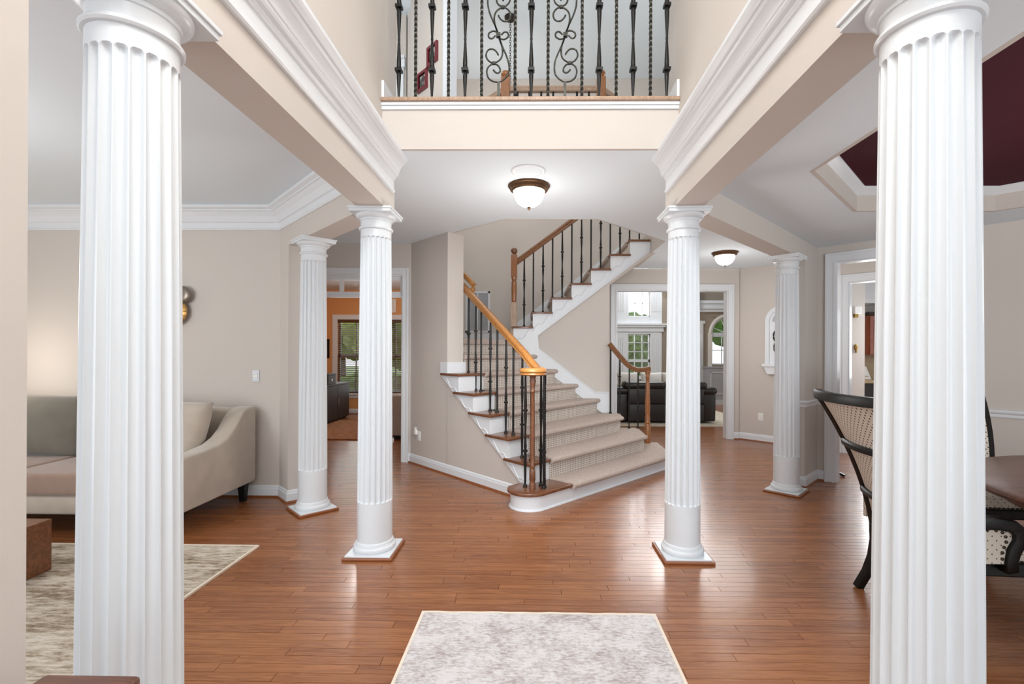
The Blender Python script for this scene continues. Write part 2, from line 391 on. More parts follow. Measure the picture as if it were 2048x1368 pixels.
# ------------------------------------------------------------------ ceilings
mb = MB()
OP = [(-1.55, 5.95), (-.3, 4.85), (.65, 4.85), (1.62, 5.82), (1.62, 7.62)]
for poly in ([(-6.2, -2.6), (-1.24, -2.6), (-1.24, 3.2), (-6.2, 3.2)], [(1.17, -2.6), (9.4, -2.6), (9.4, 3.2), (1.17, 3.2)],
             [(-6.2, 3.2), (9.4, 3.2), (9.4, 4.85), (-6.2, 4.85)],
             [(-6.2, 4.85), (-.3, 4.85), (-1.55, 5.95), (-6.2, 5.95)], [(-6.2, 5.95), (-1.55, 5.95), (-1.55, 10.7), (-6.2, 10.7)],
             [(.65, 4.85), (9.4, 4.85), (9.4, 5.82), (1.62, 5.82)], [(1.62, 5.82), (9.4, 5.82), (9.4, 7.7), (1.62, 7.7)],
             [(3.42, 7.7), (9.4, 7.7), (9.4, 10), (6.2, 10)]):
    mb.prism(poly, ZC, ZF2)
mb.done('ceiling', 'ceil', label='flat light grey ceiling over the ground floor hall and living room', cat='ceiling', kind='structure')
MB().box(-6.2, 9.4, -2.6, 7.7, ZU, ZU+.1).done('ceiling_upper', 'ceil', label='high grey ceiling above the upper hall', cat='ceiling', kind='structure')
MB().box(.5, 9.4, 7.7, 14.2, 5.3, 5.4).done('ceiling_family', 'ceil', label='ceiling of the family room beyond the cased opening', cat='ceiling', kind='structure')
# dining room: lower ceiling with an octagonal burgundy tray
inn = [(1.78, 1.1), (1.78, 3.065), (2.65, 3.94), (3.80, 3.94), (4.65, 3.065), (4.65, 1.1), (3.8, .25), (2.65, .25)]
out = [(1.10, .9), (1.10, 3.30), (3.15, 5.35), (4.15, 4.31), (5.7, 2.8), (5.7, .9), (5.7, -1.5), (1.12, -1.5)]
mb = MB(); ZD = 2.59
for i in range(8):
    j = (i+1) % 8; mb.prism([out[i], out[j], inn[j], inn[i]], ZD, ZD+.03)
dc = mb.done('ceiling_dining', 'ceil', label='lowered dining room ceiling around the burgundy tray', cat='ceiling', kind='structure')
mb = MB().wallsweep(inn+[inn[0]], 1, [(-.001, ZD), (-.001, 2.785), (-.03, 2.785), (-.03, ZD)]); mb.done('tray_side', 'wall', dc)
MB().prism(inn, 2.775, 2.788).done('tray_panel', 'burg', dc, label='burgundy painted panel of the tray ceiling')
mb = MB().wallsweep(inn+[inn[0]], -1, [(0, 2.70), (.012, 2.70), (.018, 2.712), (.03, 2.72), (.06, 2.745), (.075, 2.75), (.09, 2.765), (.09, 2.776), (0, 2.776)])
mb.done('tray_crown', 'white', dc, smooth=40)

# ------------------------------------------------------------------ walls
mb = MB().box(XL0, XL1, -2.5, .93, 0, ZC).box(-1.24, -1.04, -2.5, 3.5, ZC, ZU)
wall('foyer_left', mb, 'beige foyer wall on the left rising two storeys')
mb = MB().box(XR0, XR1, -2.5, .86, 0, ZC).box(.97, 1.17, -2.5, 3.5, ZC, ZU)
wall('foyer_right', mb, 'beige foyer wall on the right rising two storeys')
# beams on the columns
trim(MB().box(XL0, XL1, .93, 3.40, ZSOF, ZC), 'beige beam over the left pair of tall columns', 'wall', None)
trim(MB().box(XR0, XR1, .86, 3.40, ZSOF, ZC), 'beige beam over the right pair of tall columns', 'wall', None)
fDL = fr(CFL, dL, (1, 1)); fDR = fr(CFR, dR, (-1, 1))
trim(MB().box(0, 2.3, -.095, .095, ZSOF, ZC, fDL), 'diagonal beige beam leading to the living room wall', 'wall', None)
trim(MB().box(0, 3.0, -.095, .095, ZSOF, ZC, fDR), 'diagonal beige beam leading to the dining room doorway', 'wall', None)
wall('stub_left', MB().box(1.553, 2.45, -.095, .095, 0, ZSOF, fDL), 'short angled wall end behind the left angled column')
wall('stub_right', MB().box(2.465, 3.05, -.095, .095, 0, ZSOF, fDR), 'short angled wall end behind the right angled column')
wall('living_back', MB().box(-5.9, -2.44, 4.5, 4.62, 0, ZC), 'beige back wall of the living room')
wall('living_left', MB().box(-6.0, -5.9, -1.5, 4.62, 0, ZC), 'beige far side wall of the living room')
wall('hall_left', MB().box(-3.0, -2.85, 4.62, 6.1, 0, ZC), 'beige side wall of the den passage')
# den wall with transomed opening
fDen = fr((0, 5.96), (1, 0), (0, 1))
wall('den', wallopen(MB(), fDen, -2.85, -1.50, [(-2.735, -1.675, 0, 2.39)], 0, .13, ZC), 'beige wall around the transomed den doorway')
# stair side wall at 45 degrees
fS = fr((0, 0), (-1, 1), (1, 1))        # a = v, b = u
mb = MB().prism([UV(3.105, 4.515), UV(3.33, 4.515), UV(3.33, 5.60), UV(3.105, 5.325)], 0, ZC)
mb.extr([(3.16, 0), (4.52, 0), (4.52, 1.10), (3.30, .19), (3.16, .09)], 3.105, 3.2, fS)
wall('stair_left', mb, 'angled beige wall beside the staircase with a cut corner')
wall('stair_enclosure', MB().box(-1.66, -1.55, 6.09, 7.6, 0, ZU), 'inner side wall of the stairwell')
wall('stair_back', MB().box(-1.66, 1.06, 7.6, 7.7, 0, ZU).box(1.06, 4.2, 7.6, 7.7, 2.9, ZU), 'beige back wall of the stairwell')
def soff(x): return 1.64+(x-.055)*.758
mb = MB().extr([(-.3, 0), (1.045, 0), (1.045, soff(1.045)), (-.3, soff(-.3))], 6.505, 6.6)
mb.extr([(.945, 0), (1.045, 0), (1.045, soff(1.045)), (.945, soff(.945))], 6.6, 7.7)
wall('under_stair', mb, 'triangular beige wall under the upper stair flight')
trim(MB().extr([(1.602, soff(1.60)-.03), (1.76, ZC+.01), (1.76, 3.1), (1.602, 3.1)], 6.49, 7.59), 'beige end wall closing the top of the upper stair flight', 'wall', None)
trim(MB().extr([(.9, soff(.9)-.04), (1.62, soff(1.62)-.04), (1.62, soff(1.62)), (.9, soff(.9))], 6.5, 7.6), 'sloping beige soffit under the upper stair flight', 'wall', None)
fFam = fr((0, 7.72), (1, 0), (0, 1))
wall('family', wallopen(MB(), fFam, .945, 3.36, [(1.354, 3.175, 0, 2.435)], 0, .14, ZC), 'beige wall with the wide cased opening to the family room')
fN = fr((3.38, 7.745), (1, -1), (1, 1))
wall('niche', wallopen(MB(), fN, -.06, 4.2, [(1.50, 2.55, 0, 2.42)], 0, .13, ZC), 'angled beige wall with the arched niche and the kitchen doorway')
fDin = fr((3.17, 5.29), (1, -1), (1, 1))
wall('dining_door', wallopen(MB(), fDin, 0, 3.5, [(.175, 1.2, 0, 2.41)], 0, .12, ZD+.02), 'angled dining room wall with a white cased doorway')
wall('dining_right', MB().box(5.62, 5.75, -1.5, 2.95, 0, ZC), 'beige far side wall of the dining room')
wall('corridor_right', MB().box(6.3, 6.4, 2.6, 4.9, 0, ZC), 'wall closing the kitchen corridor')
# upper hall
wall('upper_picture', MB().prism([UV(3.05, 4.52), UV(3.14, 4.52), UV(3.14, 5.27), UV(3.05, 5.27)], ZF2, ZU), 'cream upper hall wall with two red framed pictures')
wall('upper_hallway', MB().box(-3.5, -1.7, 6.15, 6.25, ZF2, ZU), 'end wall of the upper hallway with a white door')
wall('upper_left', MB().box(-3.6, -3.5, -2.5, 6.2, ZF2, ZU), 'far side wall of the upper hallway')
wall('upper_right', MB().box(2.6, 2.7, -2.5, 7.6, ZF2, ZU), 'side wall of the upper hall on the right')
trim(MB().prism([UV(3.03, 4.43), UV(3.16, 4.43), UV(3.16, 4.52), UV(3.03, 4.52)], ZF2, ZU), 'white corner trim at the end of the picture wall upstairs')
# opening fascia above the stairs
trim(MB().wallsweep(OP, 1, [(0, 2.786), (.012, 2.786), (.012, ZF2), (0, ZF2)]), 'beige edge of the stairwell opening in the hall ceiling', 'wall', None)

# ------------------------------------------------------------------ balcony edge
trim(MB().box(-1.04, .97, 3.18, 3.21, ZC-.001, 3.06), 'cream balcony face between the two crown mouldings', 'wall', None)
trim(MB().box(-1.04, .97, 3.168, 3.20, 3.055, 3.08).box(-1.04, .97, 3.158, 3.2, 3.08, 3.10), 'white moulding under the balcony nosing')
trim(MB().box(-1.04, .97, 3.14, 3.36, 3.10, 3.128), 'pale oak balcony nosing strip', 'pinkoak', 40, .008)
trim(MB().box(-1.04, -1.024, 3.36, 3.5, 3.11, 3.25).box(-1.04, -1.0242, 3.165, 3.36, 3.128, 3.25), 'white upstairs baseboard end at the left of the balcony')
trim(MB().box(.954, .97, 3.36, 3.5, 3.11, 3.25).box(.954, .97, 3.165, 3.36, 3.128, 3.25), 'white upstairs baseboard end at the right of the balcony')

# ------------------------------------------------------------------ crown mouldings
CR = [(-.03, 2.545), (.014, 2.545), (.021, 2.552), (.021, 2.562), (.012, 2.572), (.010, 2.632), (.018, 2.636), (.018, 2.642), (.026, 2.648), (.026, 2.656), (.040, 2.662), (.046, 2.672), (.046, 2.682),
      (.052, 2.686), (.0525, 2.694), (.055, 2.704), (.0595, 2.715), (.066, 2.726), (.074, 2.736), (.083, 2.743), (.092, 2.747), (.092, 2.756), (.104, 2.764), (.110, 2.778), (.110, 2.796), (-.03, 2.796)]
trim(MB().wallsweep([(XL1, -2.45), (XL1, 3.345)], -1, CR), 'wide white crown moulding along the left foyer beam', smooth=None)
trim(MB().wallsweep([(XR0, -2.45), (XR0, 3.345)], 1, CR), 'wide white crown moulding along the right foyer beam', smooth=None)
CL = [(0, 2.575), (.012, 2.575), (.02, 2.585), (.012, 2.597), (.012, 2.645), (.026, 2.652), (.034, 2.668), (.05, 2.70), (.082, 2.736), (.095, 2.74), (.095, 2.752), (.125, 2.765), (.125, 2.789), (0, 2.789)]
xl = CFL[0]+CFL[1]-.1344
trim(MB().wallsweep([(-5.9, 4.5), (xl-4.5, 4.5), (XL0, xl-XL0)], -1, CL), 'white crown moulding around the living room ceiling', smooth=None)

# ------------------------------------------------------------------ casings
def casing(mb, f, a0, a1, zt, w=.09, sgn=-1, thick=.13, jamb=True):
    """boards stand proud on the side sgn of the wall face b=0"""
    def bx(x0, x1, p, z0, z1): mb.box(x0, x1, min(0, sgn*p), max(0, sgn*p), z0, z1, f)
    for s, e in ((a0, -1), (a1, 1)):
        def q(u0, u1, p, zz): bx(min(s+e*u0, s+e*u1), max(s+e*u0, s+e*u1), p, 0, zz)
        q(.02, w-.024, .014, zt+.02); q(w-.024, w, .028, zt+w-.024); q(0, .02, .019, zt+.02)
    bx(a0, a1, .019, zt+.0005, zt+.02); bx(a0-w+.024, a1+w-.024, .014, zt+.02, zt+w-.024)
    bx(a0-w, a1+w, .028, zt+w-.024, zt+w)
    if jamb:
        mb.box(a0-.002, a0+.016, .001, thick+.004, 0, zt-.016, f); mb.box(a1-.016, a1+.002, .001, thick+.004, 0, zt-.016, f); mb.box(a0-.002, a1+.002, .001, thick+.004, zt-.016, zt+.0004, f)
    return mb
trim(casing(MB(), fDen, -2.735, -1.675, 2.39, .08), 'white casing around the den doorway')
mb = MB().box(-2.735, -1.675, .03, .10, 2.105, 2.175, fDen).box(-2.735, -1.675, .03, .10, 2.33, 2.39, fDen)
for x in (-2.735, -2.501, -2.231, -1.962, -1.712):
    wd = .02 if x in (-2.735,) else .035
    mb.box(x, min(x+wd, -1.675), .03, .10, 2.175, 2.33, fDen)
tr = mb.done('window_1', 'white', label='white transom with four panes over the den doorway', cat='window', kind='structure')
for x0, x1 in ((-2.715, -2.501), (-2.466, -2.231), (-2.196, -1.962), (-1.927, -1.712)):
    MB().box(x0, x1, .06, .066, 2.175, 2.33, fDen).done('pane', 'glass', tr)
trim(casing(MB(), fFam, 1.354, 3.175, 2.435, .092, thick=.14), 'white casing around the family room opening')
trim(casing(MB(), fN, 1.50, 2.55, 2.42, .10), 'white casing around the kitchen doorway')
trim(casing(MB(), fDin, .175, 1.2, 2.41, .095, thick=.12), 'white casing around the dining room doorway')

# ------------------------------------------------------------------ baseboards and chair rails
BB = [(0, 0), (.016, 0), (.016, .082), (.011, .09), (.011, .1), (.004, .112), (0, .114)]
SH = [(0, 0), (.030, 0), (.028, .008), (.022, .016), (.0, .018)]
def base(side, pts, sg, label):
    o = MB().wallsweep(pts, sg, BB).done('baseboard_'+side, 'white', smooth=30, label=label, cat='baseboard', kind='structure')
    MB().wallsweep(pts, sg, SH).done('shoe_moulding', 'shoe', o, smooth=40)
    return o
lf = lambda s, b: fDL(s, b, 0)[:2]
rf = lambda s, b: fDR(s, b, 0)[:2]
base('living', [(-5.9, 4.5), (xl-4.5, 4.5), lf(1.553, -.095), lf(1.553, .095), lf(2.3, .095)], -1, 'white baseboard along the living room wall and angled wall end')
base('stair', [(-1.595, 5.96), UV(3.105, 5.328), UV(3.105, 3.22)], -1, 'white baseboard along the angled stair wall')
base('niche', [(3.272, 7.72), (3.345, 7.72), fN(-.01, 0, 0)[:2], fN(1.39, 0, 0)[:2]], -1, 'white baseboard along the angled niche wall')
base('stub', [rf(2.9, .095), rf(2.465, .095), rf(2.465, -.095), (3.17, 5.29), fDin(.075, 0, 0)[:2]], -1, 'white baseboard at the wall end beside the dining doorway')
base('dining', [fDin(1.31, 0, 0)[:2], fDin(3.46, 0, 0)[:2]], -1, 'white baseboard along the dining room wall')
CRL = [(0, .84), (.01, .84), (.016, .85), (.016, .872), (.03, .885), (.034, .898), (.03, .908), (.012, .912), (0, .912)]
trim(MB().wallsweep([rf(2.465, .0), rf(2.465, -.095), (3.17, 5.29), fDin(.075, 0, 0)[:2]], -1, CRL), 'white chair rail beside the dining doorway', smooth=30)
trim(MB().wallsweep([fDin(1.31, 0, 0)[:2], fDin(3.46, 0, 0)[:2]], -1, CRL), 'white chair rail along the dining room wall', smooth=30)
# ------------------------------------------------------------------ fluted columns
def shaft_mesh(rb=.120, rt=.1035, z0=.093, zf0=.365, zf1=2.205, z1=2.262, nf=20, per=10, dep=.014):
    n = nf*per; half = math.pi/nf*.80; hw = half*.112
    zs = [z0, zf0-.001]+[zf0+hw*q for q in (.0, .12, .35, .65, 1.0)]+[zf0+(zf1-zf0)*q for q in (.2, .4, .6, .8)]+[zf1-hw*q for q in (1.0, .65, .35, .12, .0)]+[zf1+.001, z1]
    vs = []
    for z in zs:
        t = (z-z0)/(z1-z0); R = rb+(rt-rb)*(t**1.35)
        e = min(z-zf0, zf1-z)
        k = 0 if e < 0 else (1 if e >= hw else math.sqrt(max(0, 1-(1-e/hw)**2)))
        for i in range(n):
            th = 2*math.pi*i/n; ph = ((i % per)-per/2+.5)/per*2*math.pi/nf
            w_ = half*max(k, .02); d = dep*math.sqrt(max(0, 1-(ph/w_)**2))*min(1, k*1.2) if k > 0 else 0
            r = R-d; vs.append((r*math.cos(th), r*math.sin(th), z))
    fs = [(j*n+i, j*n+(i+1) % n, (j+1)*n+(i+1) % n, (j+1)*n+i) for j in range(len(zs)-1) for i in range(n)]
    m = MB().add(vs, fs); return m
def make_column(loc, label):
    t = thing('fluted_column', (0, 0, 0), label, 'column', 'white fluted columns carrying the beams')
    MB().box(-.170, .170, -.170, .170, 0, .020).done('wood_base', 'shoe', t, bevel=.006, label='brown stained shoe around the plinth')
    MB().box(-.1545, .1545, -.1545, .1545, .0, .030).done('plinth', 'column', t, bevel=.003)
    MB().lathe([(.12, .029), (.137, .029), (.1425, .036), (.145, .047), (.1425, .06), (.136, .067), (.132, .069), (.132, .074), (.129, .076), (.128, .086), (.124, .093), (.119, .096)], n=64).done('base_moulding', 'column', t, smooth=35)
    shaft_mesh().done('shaft', 'column', t, smooth=38)
    MB().lathe([(.1035, 2.256), (.112, 2.258), (.1165, 2.264), (.1165, 2.270), (.112, 2.276), (.104, 2.278), (.1035, 2.284), (.1035, 2.318), (.109, 2.320), (.109, 2.332), (.114, 2.334), (.124, 2.338), (.133, 2.347), (.1375, 2.358), (.136, 2.364), (.12, 2.366)], n=64).done('capital', 'column', t, smooth=35)
    MB().box(-.142, .142, -.142, .142, 2.363, 2.384).box(-.149, .149, -.149, .149, 2.383, ZSOF).done('abacus', 'column', t, bevel=.002)
    t.location = loc
    return t
c0 = make_column((CFL[0], CFL[1], 0), 'white fluted column at the left of the staircase, straight ahead in the hall')
dup(c0, (CFR[0], CFR[1], 0), 0, 'white fluted column in front of the family room opening')
dup(c0, (-1.114, 1.288, 0), 0, 'largest fluted column at the left edge beside the sofa')
dup(c0, (1.045, 1.263, 0), 0, 'largest fluted column at the right edge hiding the dining chairs')
dup(c0, (-1.964, 4.149, 0), math.radians(45), 'fluted column turned on its corner by the living room wall')
dup(c0, (2.584, 4.825, 0), math.radians(45), 'fluted column turned on its corner beside the dining doorway')

# ------------------------------------------------------------------ staircase
st = thing('staircase', (0, 4.6, 0), 'carpeted turning staircase with white risers and brown tread ends', 'staircase')
FRONT = {2: 3.111, 3: 3.40, 4: 3.688, 5: 3.969, 6: 4.235}
Lp = {k: Vector(UV(3.06, v)) for k, v in FRONT.items()}
Rp = {1: Vector((1.68, 5.74)), 2: Vector((1.41, 5.93)), 3: Vector((1.16, 6.18)), 4: Vector((.91, 6.5)), 5: Vector((.61, 6.5)), 6: Vector((.33, 6.5)), 7: Vector((.04, 6.5)), 8: Vector((-.27, 6.5))}
def at_u(a, b, u):
    ua = (a.x+a.y)/R2; ub = (b.x+b.y)/R2; return a+(b-a)*((u-ua)/(ub-ua))
Mp = {k: at_u(Lp[k], Rp[k], {5: 3.42, 6: 3.47}.get(k, 3.37)) for k in Lp}
Mp[1] = Vector(UV(3.40, 2.87)); Mp[7] = Vector(UV(3.345, 4.50)); Mp[8] = Vector(UV(3.345, 4.79))
vd = Vector((-1, 1)).normalized()
for k in range(2, 7):
    inw = Vector((-(Rp[k]-Lp[k]).y, (Rp[k]-Lp[k]).x)).normalized()
    bk = .377 if k < 6 else .36
    poly = [Lp[k], Mp[k], Mp[k]+inw*.33, Lp[k]+vd*bk]
    MB().prism([tuple(q) for q in poly], zk(k)-.028, zk(k)).done('wood_tread', 'tread', st, bevel=.007, seg=3, smooth=40)
    a = Vector(UV(3.104, 0))-Vector(UV(3.06, 0)); p0 = at_u(Lp[k], Rp[k], 3.104)+inw*.03; p1 = Mp[k]+inw*.03
    MB().prism([tuple(p0), tuple(p1), tuple(p1+inw*.03), tuple(p0+inw*.03)], zk(k-1), zk(k)-.028).done('riser', 'white', st)
    # scrolled bracket on the stringer
    v0 = FRONT[k]; pts = []
    for i in range(25):
        s = i/24; v = v0+.31-.27*s; z = zk(k)-.055-.17*s+.022*math.sin(s*math.pi*3.2)
        pts.append(fS(v, 3.088, z))
    MB().tube(pts, .0055, 6).done('scroll_bracket', 'white', st, smooth=60)
# lower open stringer
zz = [(3.15, .085), (3.15, zk(1)-.005)]
for k in range(2, 7):
    zz += [(FRONT[k]+.035, zk(k-1)-(.028 if k > 2 else 0)), (FRONT[k]+.035, zk(k)-.028)]
zz += [(4.61, zk(6)-.028), (4.61, 1.125), (3.30, .185)]
MB().extr(zz, 3.088, 3.106, fS).done('stringer', 'white', st)
def strip(k, prof, name, mat, n=8):
    vs = []; m = len(prof)
    for i in range(n+1):
        s = i/n; a = Mp[k].lerp(Rp[k], s); b = Mp[k+1].lerp(Rp[k+1], s)
        for d, z in prof: q = a+(b-a)*d; vs.append((q.x, q.y, z))
    fs = [(j*m+i, j*m+(i+1) % m, (j+1)*m+(i+1) % m, (j+1)*m+i) for j in range(n) for i in range(m)]+[tuple(range(m)), tuple(range(n*m, n*m+m))]
    return MB().add(vs, fs).done(name, mat, st, smooth=50)
for k in range(1, 8):
    z = zk(k)+.012
    strip(k, [(1.12, z), (.10, z), (.0, z-.001), (-.07, z-.010), (-.10, z-.026), (-.09, z-.044), (-.04, z-.056), (.06, z-.06), (1.12, z-.06)], 'carpet_tread', 'carpet')
    if k > 1: strip(k, [(.06, z-.05), (.06, zk(k-1)+.005), (.16, zk(k-1)+.005), (.16, z-.05)], 'carpet_riser', 'weave')
for k in range(1, 4):
    x0, x1 = Rp[k].x, Rp[k+1].x
    MB().prism([tuple(Rp[k]), (x0+.02, 6.47), (x1-.05, 6.47), tuple(Rp[k+1])], zk(k)-.045, zk(k)+.012).done('carpet_return', 'carpet', st)
    MB().prism([tuple(Rp[k]+Vector((-.04, .05))), (x0-.02, 6.46), (x1-.05, 6.46), tuple(Rp[k+1])], 0, zk(k)-.045).done('end_panel', 'white', st)
# landing and riser below it
MB().prism([UV(3.345, 4.77), (-.25, 6.5), (-.27, 7.6), (-1.55, 7.6), (-1.55, 6.28), UV(3.345, 5.5)], zk(8)-.06, zk(8)+.012).done('landing', 'carpet', st, bevel=.012)
MB().prism([UV(3.345, 4.80), (-.29, 6.5), (-.29, 6.56), UV(3.345, 4.86)], zk(7), zk(8)-.055).done('carpet_riser', 'weave', st)
# bullnose first step
bc = Vector((-.035, 4.315)); br = .205
arc = [tuple(bc+Vector((math.cos(a), math.sin(a)))*br) for a in [math.radians(165+i*6.0) for i in range(26)]]
MB().prism(arc+[UV(3.42, 2.87), UV(3.42, 3.32), UV(3.11, 3.26)], zk(1)-.03, zk(1)+.0).done('bullnose_tread', 'tread', st, bevel=.009, seg=3, smooth=40)
arc2 = [tuple(bc+Vector((math.cos(a), math.sin(a)))*(br-.03)) for a in [math.radians(165+i*6.0) for i in range(26)]]
R1 = Rp[1]+vd*.03+Vector((-.02, -.02))
MB().prism(arc2+[tuple(R1), (1.66, 6.46), (1.2, 6.46), UV(3.2, 3.2), UV(3.11, 3.24)], 0, zk(1)-.03).done('bullnose_riser', 'white', st, smooth=40)
arc3 = [tuple(bc+Vector((math.cos(a), math.sin(a)))*(br-.03)) for a in [math.radians(150+i*7.5) for i in range(23)]]+[tuple(R1)]
MB().wallsweep(arc3, -1, [(-.005, 0), (.014, 0), (.013, .010), (.006, .017), (-.005, .018)]).done('toe_moulding', 'white', st, smooth=40)
# white skirt and stringer of the upper flight (face of the wall under it)
NX = {k: -.308+.267*(k-9) for k in range(9, 17)}
poly = [(1.044, .50), (1.044, .855), (.849, .855), (.072, 1.455), (.055, soff(.055)), (1.60, soff(1.60)), (1.60, zk(15)-.028)]
for k in range(15, 8, -1):
    poly += [(NX[k]+.025, zk(k)-.028)]
    if k > 9: poly += [(NX[k]+.025, zk(k-1)-.028)]
poly += [(NX[9]+.025, 1.45), (.04, 1.25)]
MB().extr(poly, 6.478, 6.505).done('upper_stringer', 'white', st)
bead = [(1.044, 6.474, .86), (.849, 6.474, .86), (.066, 6.474, 1.46), (.049, 6.474, soff(.055)), (1.60, 6.474, soff(1.60)+.006)]
MB().sweep(bead, [(-.006, -.011), (.006, -.011), (.006, .011), (-.006, .011)], up=(0, 1, 0)).done('stringer_bead', 'white', st)
MB().sweep([(.12, 6.474, soff(.12)+.035), (1.59, 6.474, soff(1.59)+.035)], [(-.004, -.004), (.004, -.004), (.004, .004), (-.004, .004)], up=(0, 1, 0)).done('stringer_bead', 'white', st)
for k in range(9, 16):
    z = zk(k); x = NX[k]
    MB().box(x, x+.30, 6.45, 6.62, z-.028, z).done('wood_tread', 'tread', st, bevel=.007, seg=3, smooth=40)
    MB().box(x-.012, x+.30, 6.62, 7.6, z-.05, z+.012).done('carpet_tread', 'carpet', st, bevel=.018, seg=3, smooth=40)
    MB().box(x+.025, x+.05, 6.5, 7.6, zk(k-1), z-.028).done('carpet_riser', 'weave', st)
    pts = []
    for i in range(25):
        s = i/24; pts.append((x+.27-.25*s, 6.476, z-.05-.20*s+.024*math.sin(s*math.pi*3.4)))
    if k < 15: MB().tube(pts, .0055, 6, up=(0, 1, .01)).done('scroll_bracket', 'white', st, smooth=60)
# white base block where the cut wall meets the sixth tread, wall skirt beside the landing
trim(MB().prism([UV(3.088, 4.49), UV(3.35, 4.49), UV(3.35, 4.515), UV(3.33, 4.515), UV(3.105, 4.515), UV(3.105, 4.63), UV(3.088, 4.63)], zk(6), zk(6)+.125), 'white base block wrapping the stair wall corner on the sixth tread')
trim(MB().box(-1.55, -.29, 7.582, 7.6, zk(8)+.01, zk(8)+.14), 'white base along the landing')
trim(MB().extr([(-.30, zk(8)+.12), (-.30, zk(8)+.30), (1.5, zk(8)+.30+1.8*.749), (1.5, zk(8)+1.8*.749)], 7.58, 7.6), 'white wall skirt climbing behind the upper flight')

# ------------------------------------------------------------------ balusters and rails
def bal_mesh(h, kind):
    """iron baluster of height h standing at the origin"""
    m = MB()
    m.lathe([(.021, 0), (.021, .008), (.015, .018), (.012, .026)], n=10)
    b = .0108
    def knuckle(zc): return [(b, zc-.032), (.0125, zc-.022), (.0125, zc-.012), (.021, zc-.009), (.023, zc), (.021, zc+.009), (.0125, zc+.012), (.0125, zc+.022), (b, zc+.032)]
    if kind == 'twist':
        n = 4; rings = int(h/.012); vs = []
        for j in range(rings+1):
            z = h*j/rings; a0 = z*55 if .08*h < z < .9*h else (.08*h*55)
            for i in range(n): a = a0+i*math.pi/2; vs.append((.0115*math.cos(a), .0115*math.sin(a), z))
        m.add(vs, [(j*n+i, j*n+(i+1) % n, (j+1)*n+(i+1) % n, (j+1)*n+i) for j in range(rings) for i in range(n)])
    elif kind == 'plain':
        m.lathe([(b, 0), (b, h)], n=8)
    elif kind == 'single':
        m.lathe([(b, 0), (b, .25*h), (.014, .44*h)]+[(.014, .5*h-.02), (.023, .5*h-.008), (.024, .5*h), (.023, .5*h+.008), (.014, .5*h+.02)]+[(.014, .56*h), (b, .75*h), (b, h)], n=8)
    else:
        m.lathe([(b*.85, 0), (b, .1*h), (.0145, .30*h-.035)]+knuckle(.32*h)[1:-1]+[(.0145, .32*h+.04), (b*.85, .45*h), (b*.85, .52*h), (.0145, .66*h-.035)]+knuckle(.68*h)[1:-1]+[(.0145, .68*h+.04), (b, .88*h), (b*.85, h)], n=8)
    return m
def baluster(parent, x, y, z0, z1, kind):
    m = bal_mesh(z1-z0, kind); m.v = [(a+x, b_+y, c+z0) for a, b_, c in m.v]
    return m.done('baluster', 'iron', parent, smooth=50)
RP = [(-.030, -.022), (-.022, -.030), (.022, -.030), (.030, -.022), (.026, -.008), (.034, .006), (.030, .020), (.014, .030), (-.014, .030), (-.030, .020), (-.034, .006), (-.026, -.008)]
# lower left rail with volute
rl = thing('stair_railing', (-.01, 4.25, .164), 'oak handrail with a round volute and black iron balusters on the lower flight', 'railing')
def U0(v): return 3.20+(v-3.3)*.145
def railz(v): return 1.511+(v-3.517)*.638
path = [fS(2.99, 3.10, 1.235), fS(3.10, 3.17, 1.235), fS(3.17, 3.195, 1.262), fS(3.25, U0(3.25), 1.330), fS(3.34, U0(3.34), railz(3.34))]
path += [fS(v, U0(v), railz(v)) for v in (3.6, 3.9, 4.2, 4.62)]
MB().sweep(path, [(a*1.15, b*1.2) for a, b in RP]).done('handrail', 'oak', rl, smooth=40)
MB().lathe([(.05, 1.198), (.112, 1.200), (.122, 1.208), (.118, 1.222), (.128, 1.236), (.124, 1.252), (.105, 1.263), (.05, 1.266)], c=(-.005, 4.262), n=48).done('volute', 'oak', rl, smooth=40)
MB().tube([fS(4.78, 3.42, 2.45), fS(4.62, 3.42, 2.34), fS(4.50, 3.43, 2.25), fS(4.455, 3.435, 2.205), fS(4.45, 3.43, 2.16), fS(4.48, 3.41, 2.12)], .032, 10).done('wall_rail_return', 'oak', rl, smooth=60)
nw = [(.0, .164), (.028, .164), (.028, .22), (.022, .235), (.028, .25), (.026, .34), (.020, .355), (.027, .37), (.020, .39), (.0225, .5), (.0205, .8), (.017, 1.04), (.024, 1.055), (.017, 1.07), (.021, 1.10), (.028, 1.15), (.024, 1.17), (.032, 1.20)]
MB().lathe(nw, c=(-.008, 4.258), n=20).done('newel_post', 'tread', rl, smooth=45)
for x, y, kd in ((-.075, 4.335, 'knuckle'), (.096, 4.285, 'knuckle'), (.070, 4.375, 'knuckle'), (.105, 4.33, 'twist')):
    baluster(rl, x, y, .164, 1.205, kd)
spots = [(2, 3.22, 'plain'), (2, 3.37, 'knuckle'), (3, 3.525, 'plain'), (3, 3.66, 'knuckle'), (4, 3.83, 'plain'), (4, 3.97, 'knuckle'), (5, 4.17, 'plain'), (5, 4.29, 'knuckle'), (6, 4.46, 'single')]
for k, v, kd in spots:
    x, y, _ = fS(v, U0(v), 0); baluster(rl, x, y, zk(k), railz(v)-.032 if v > 3.3 else 1.25, kd)
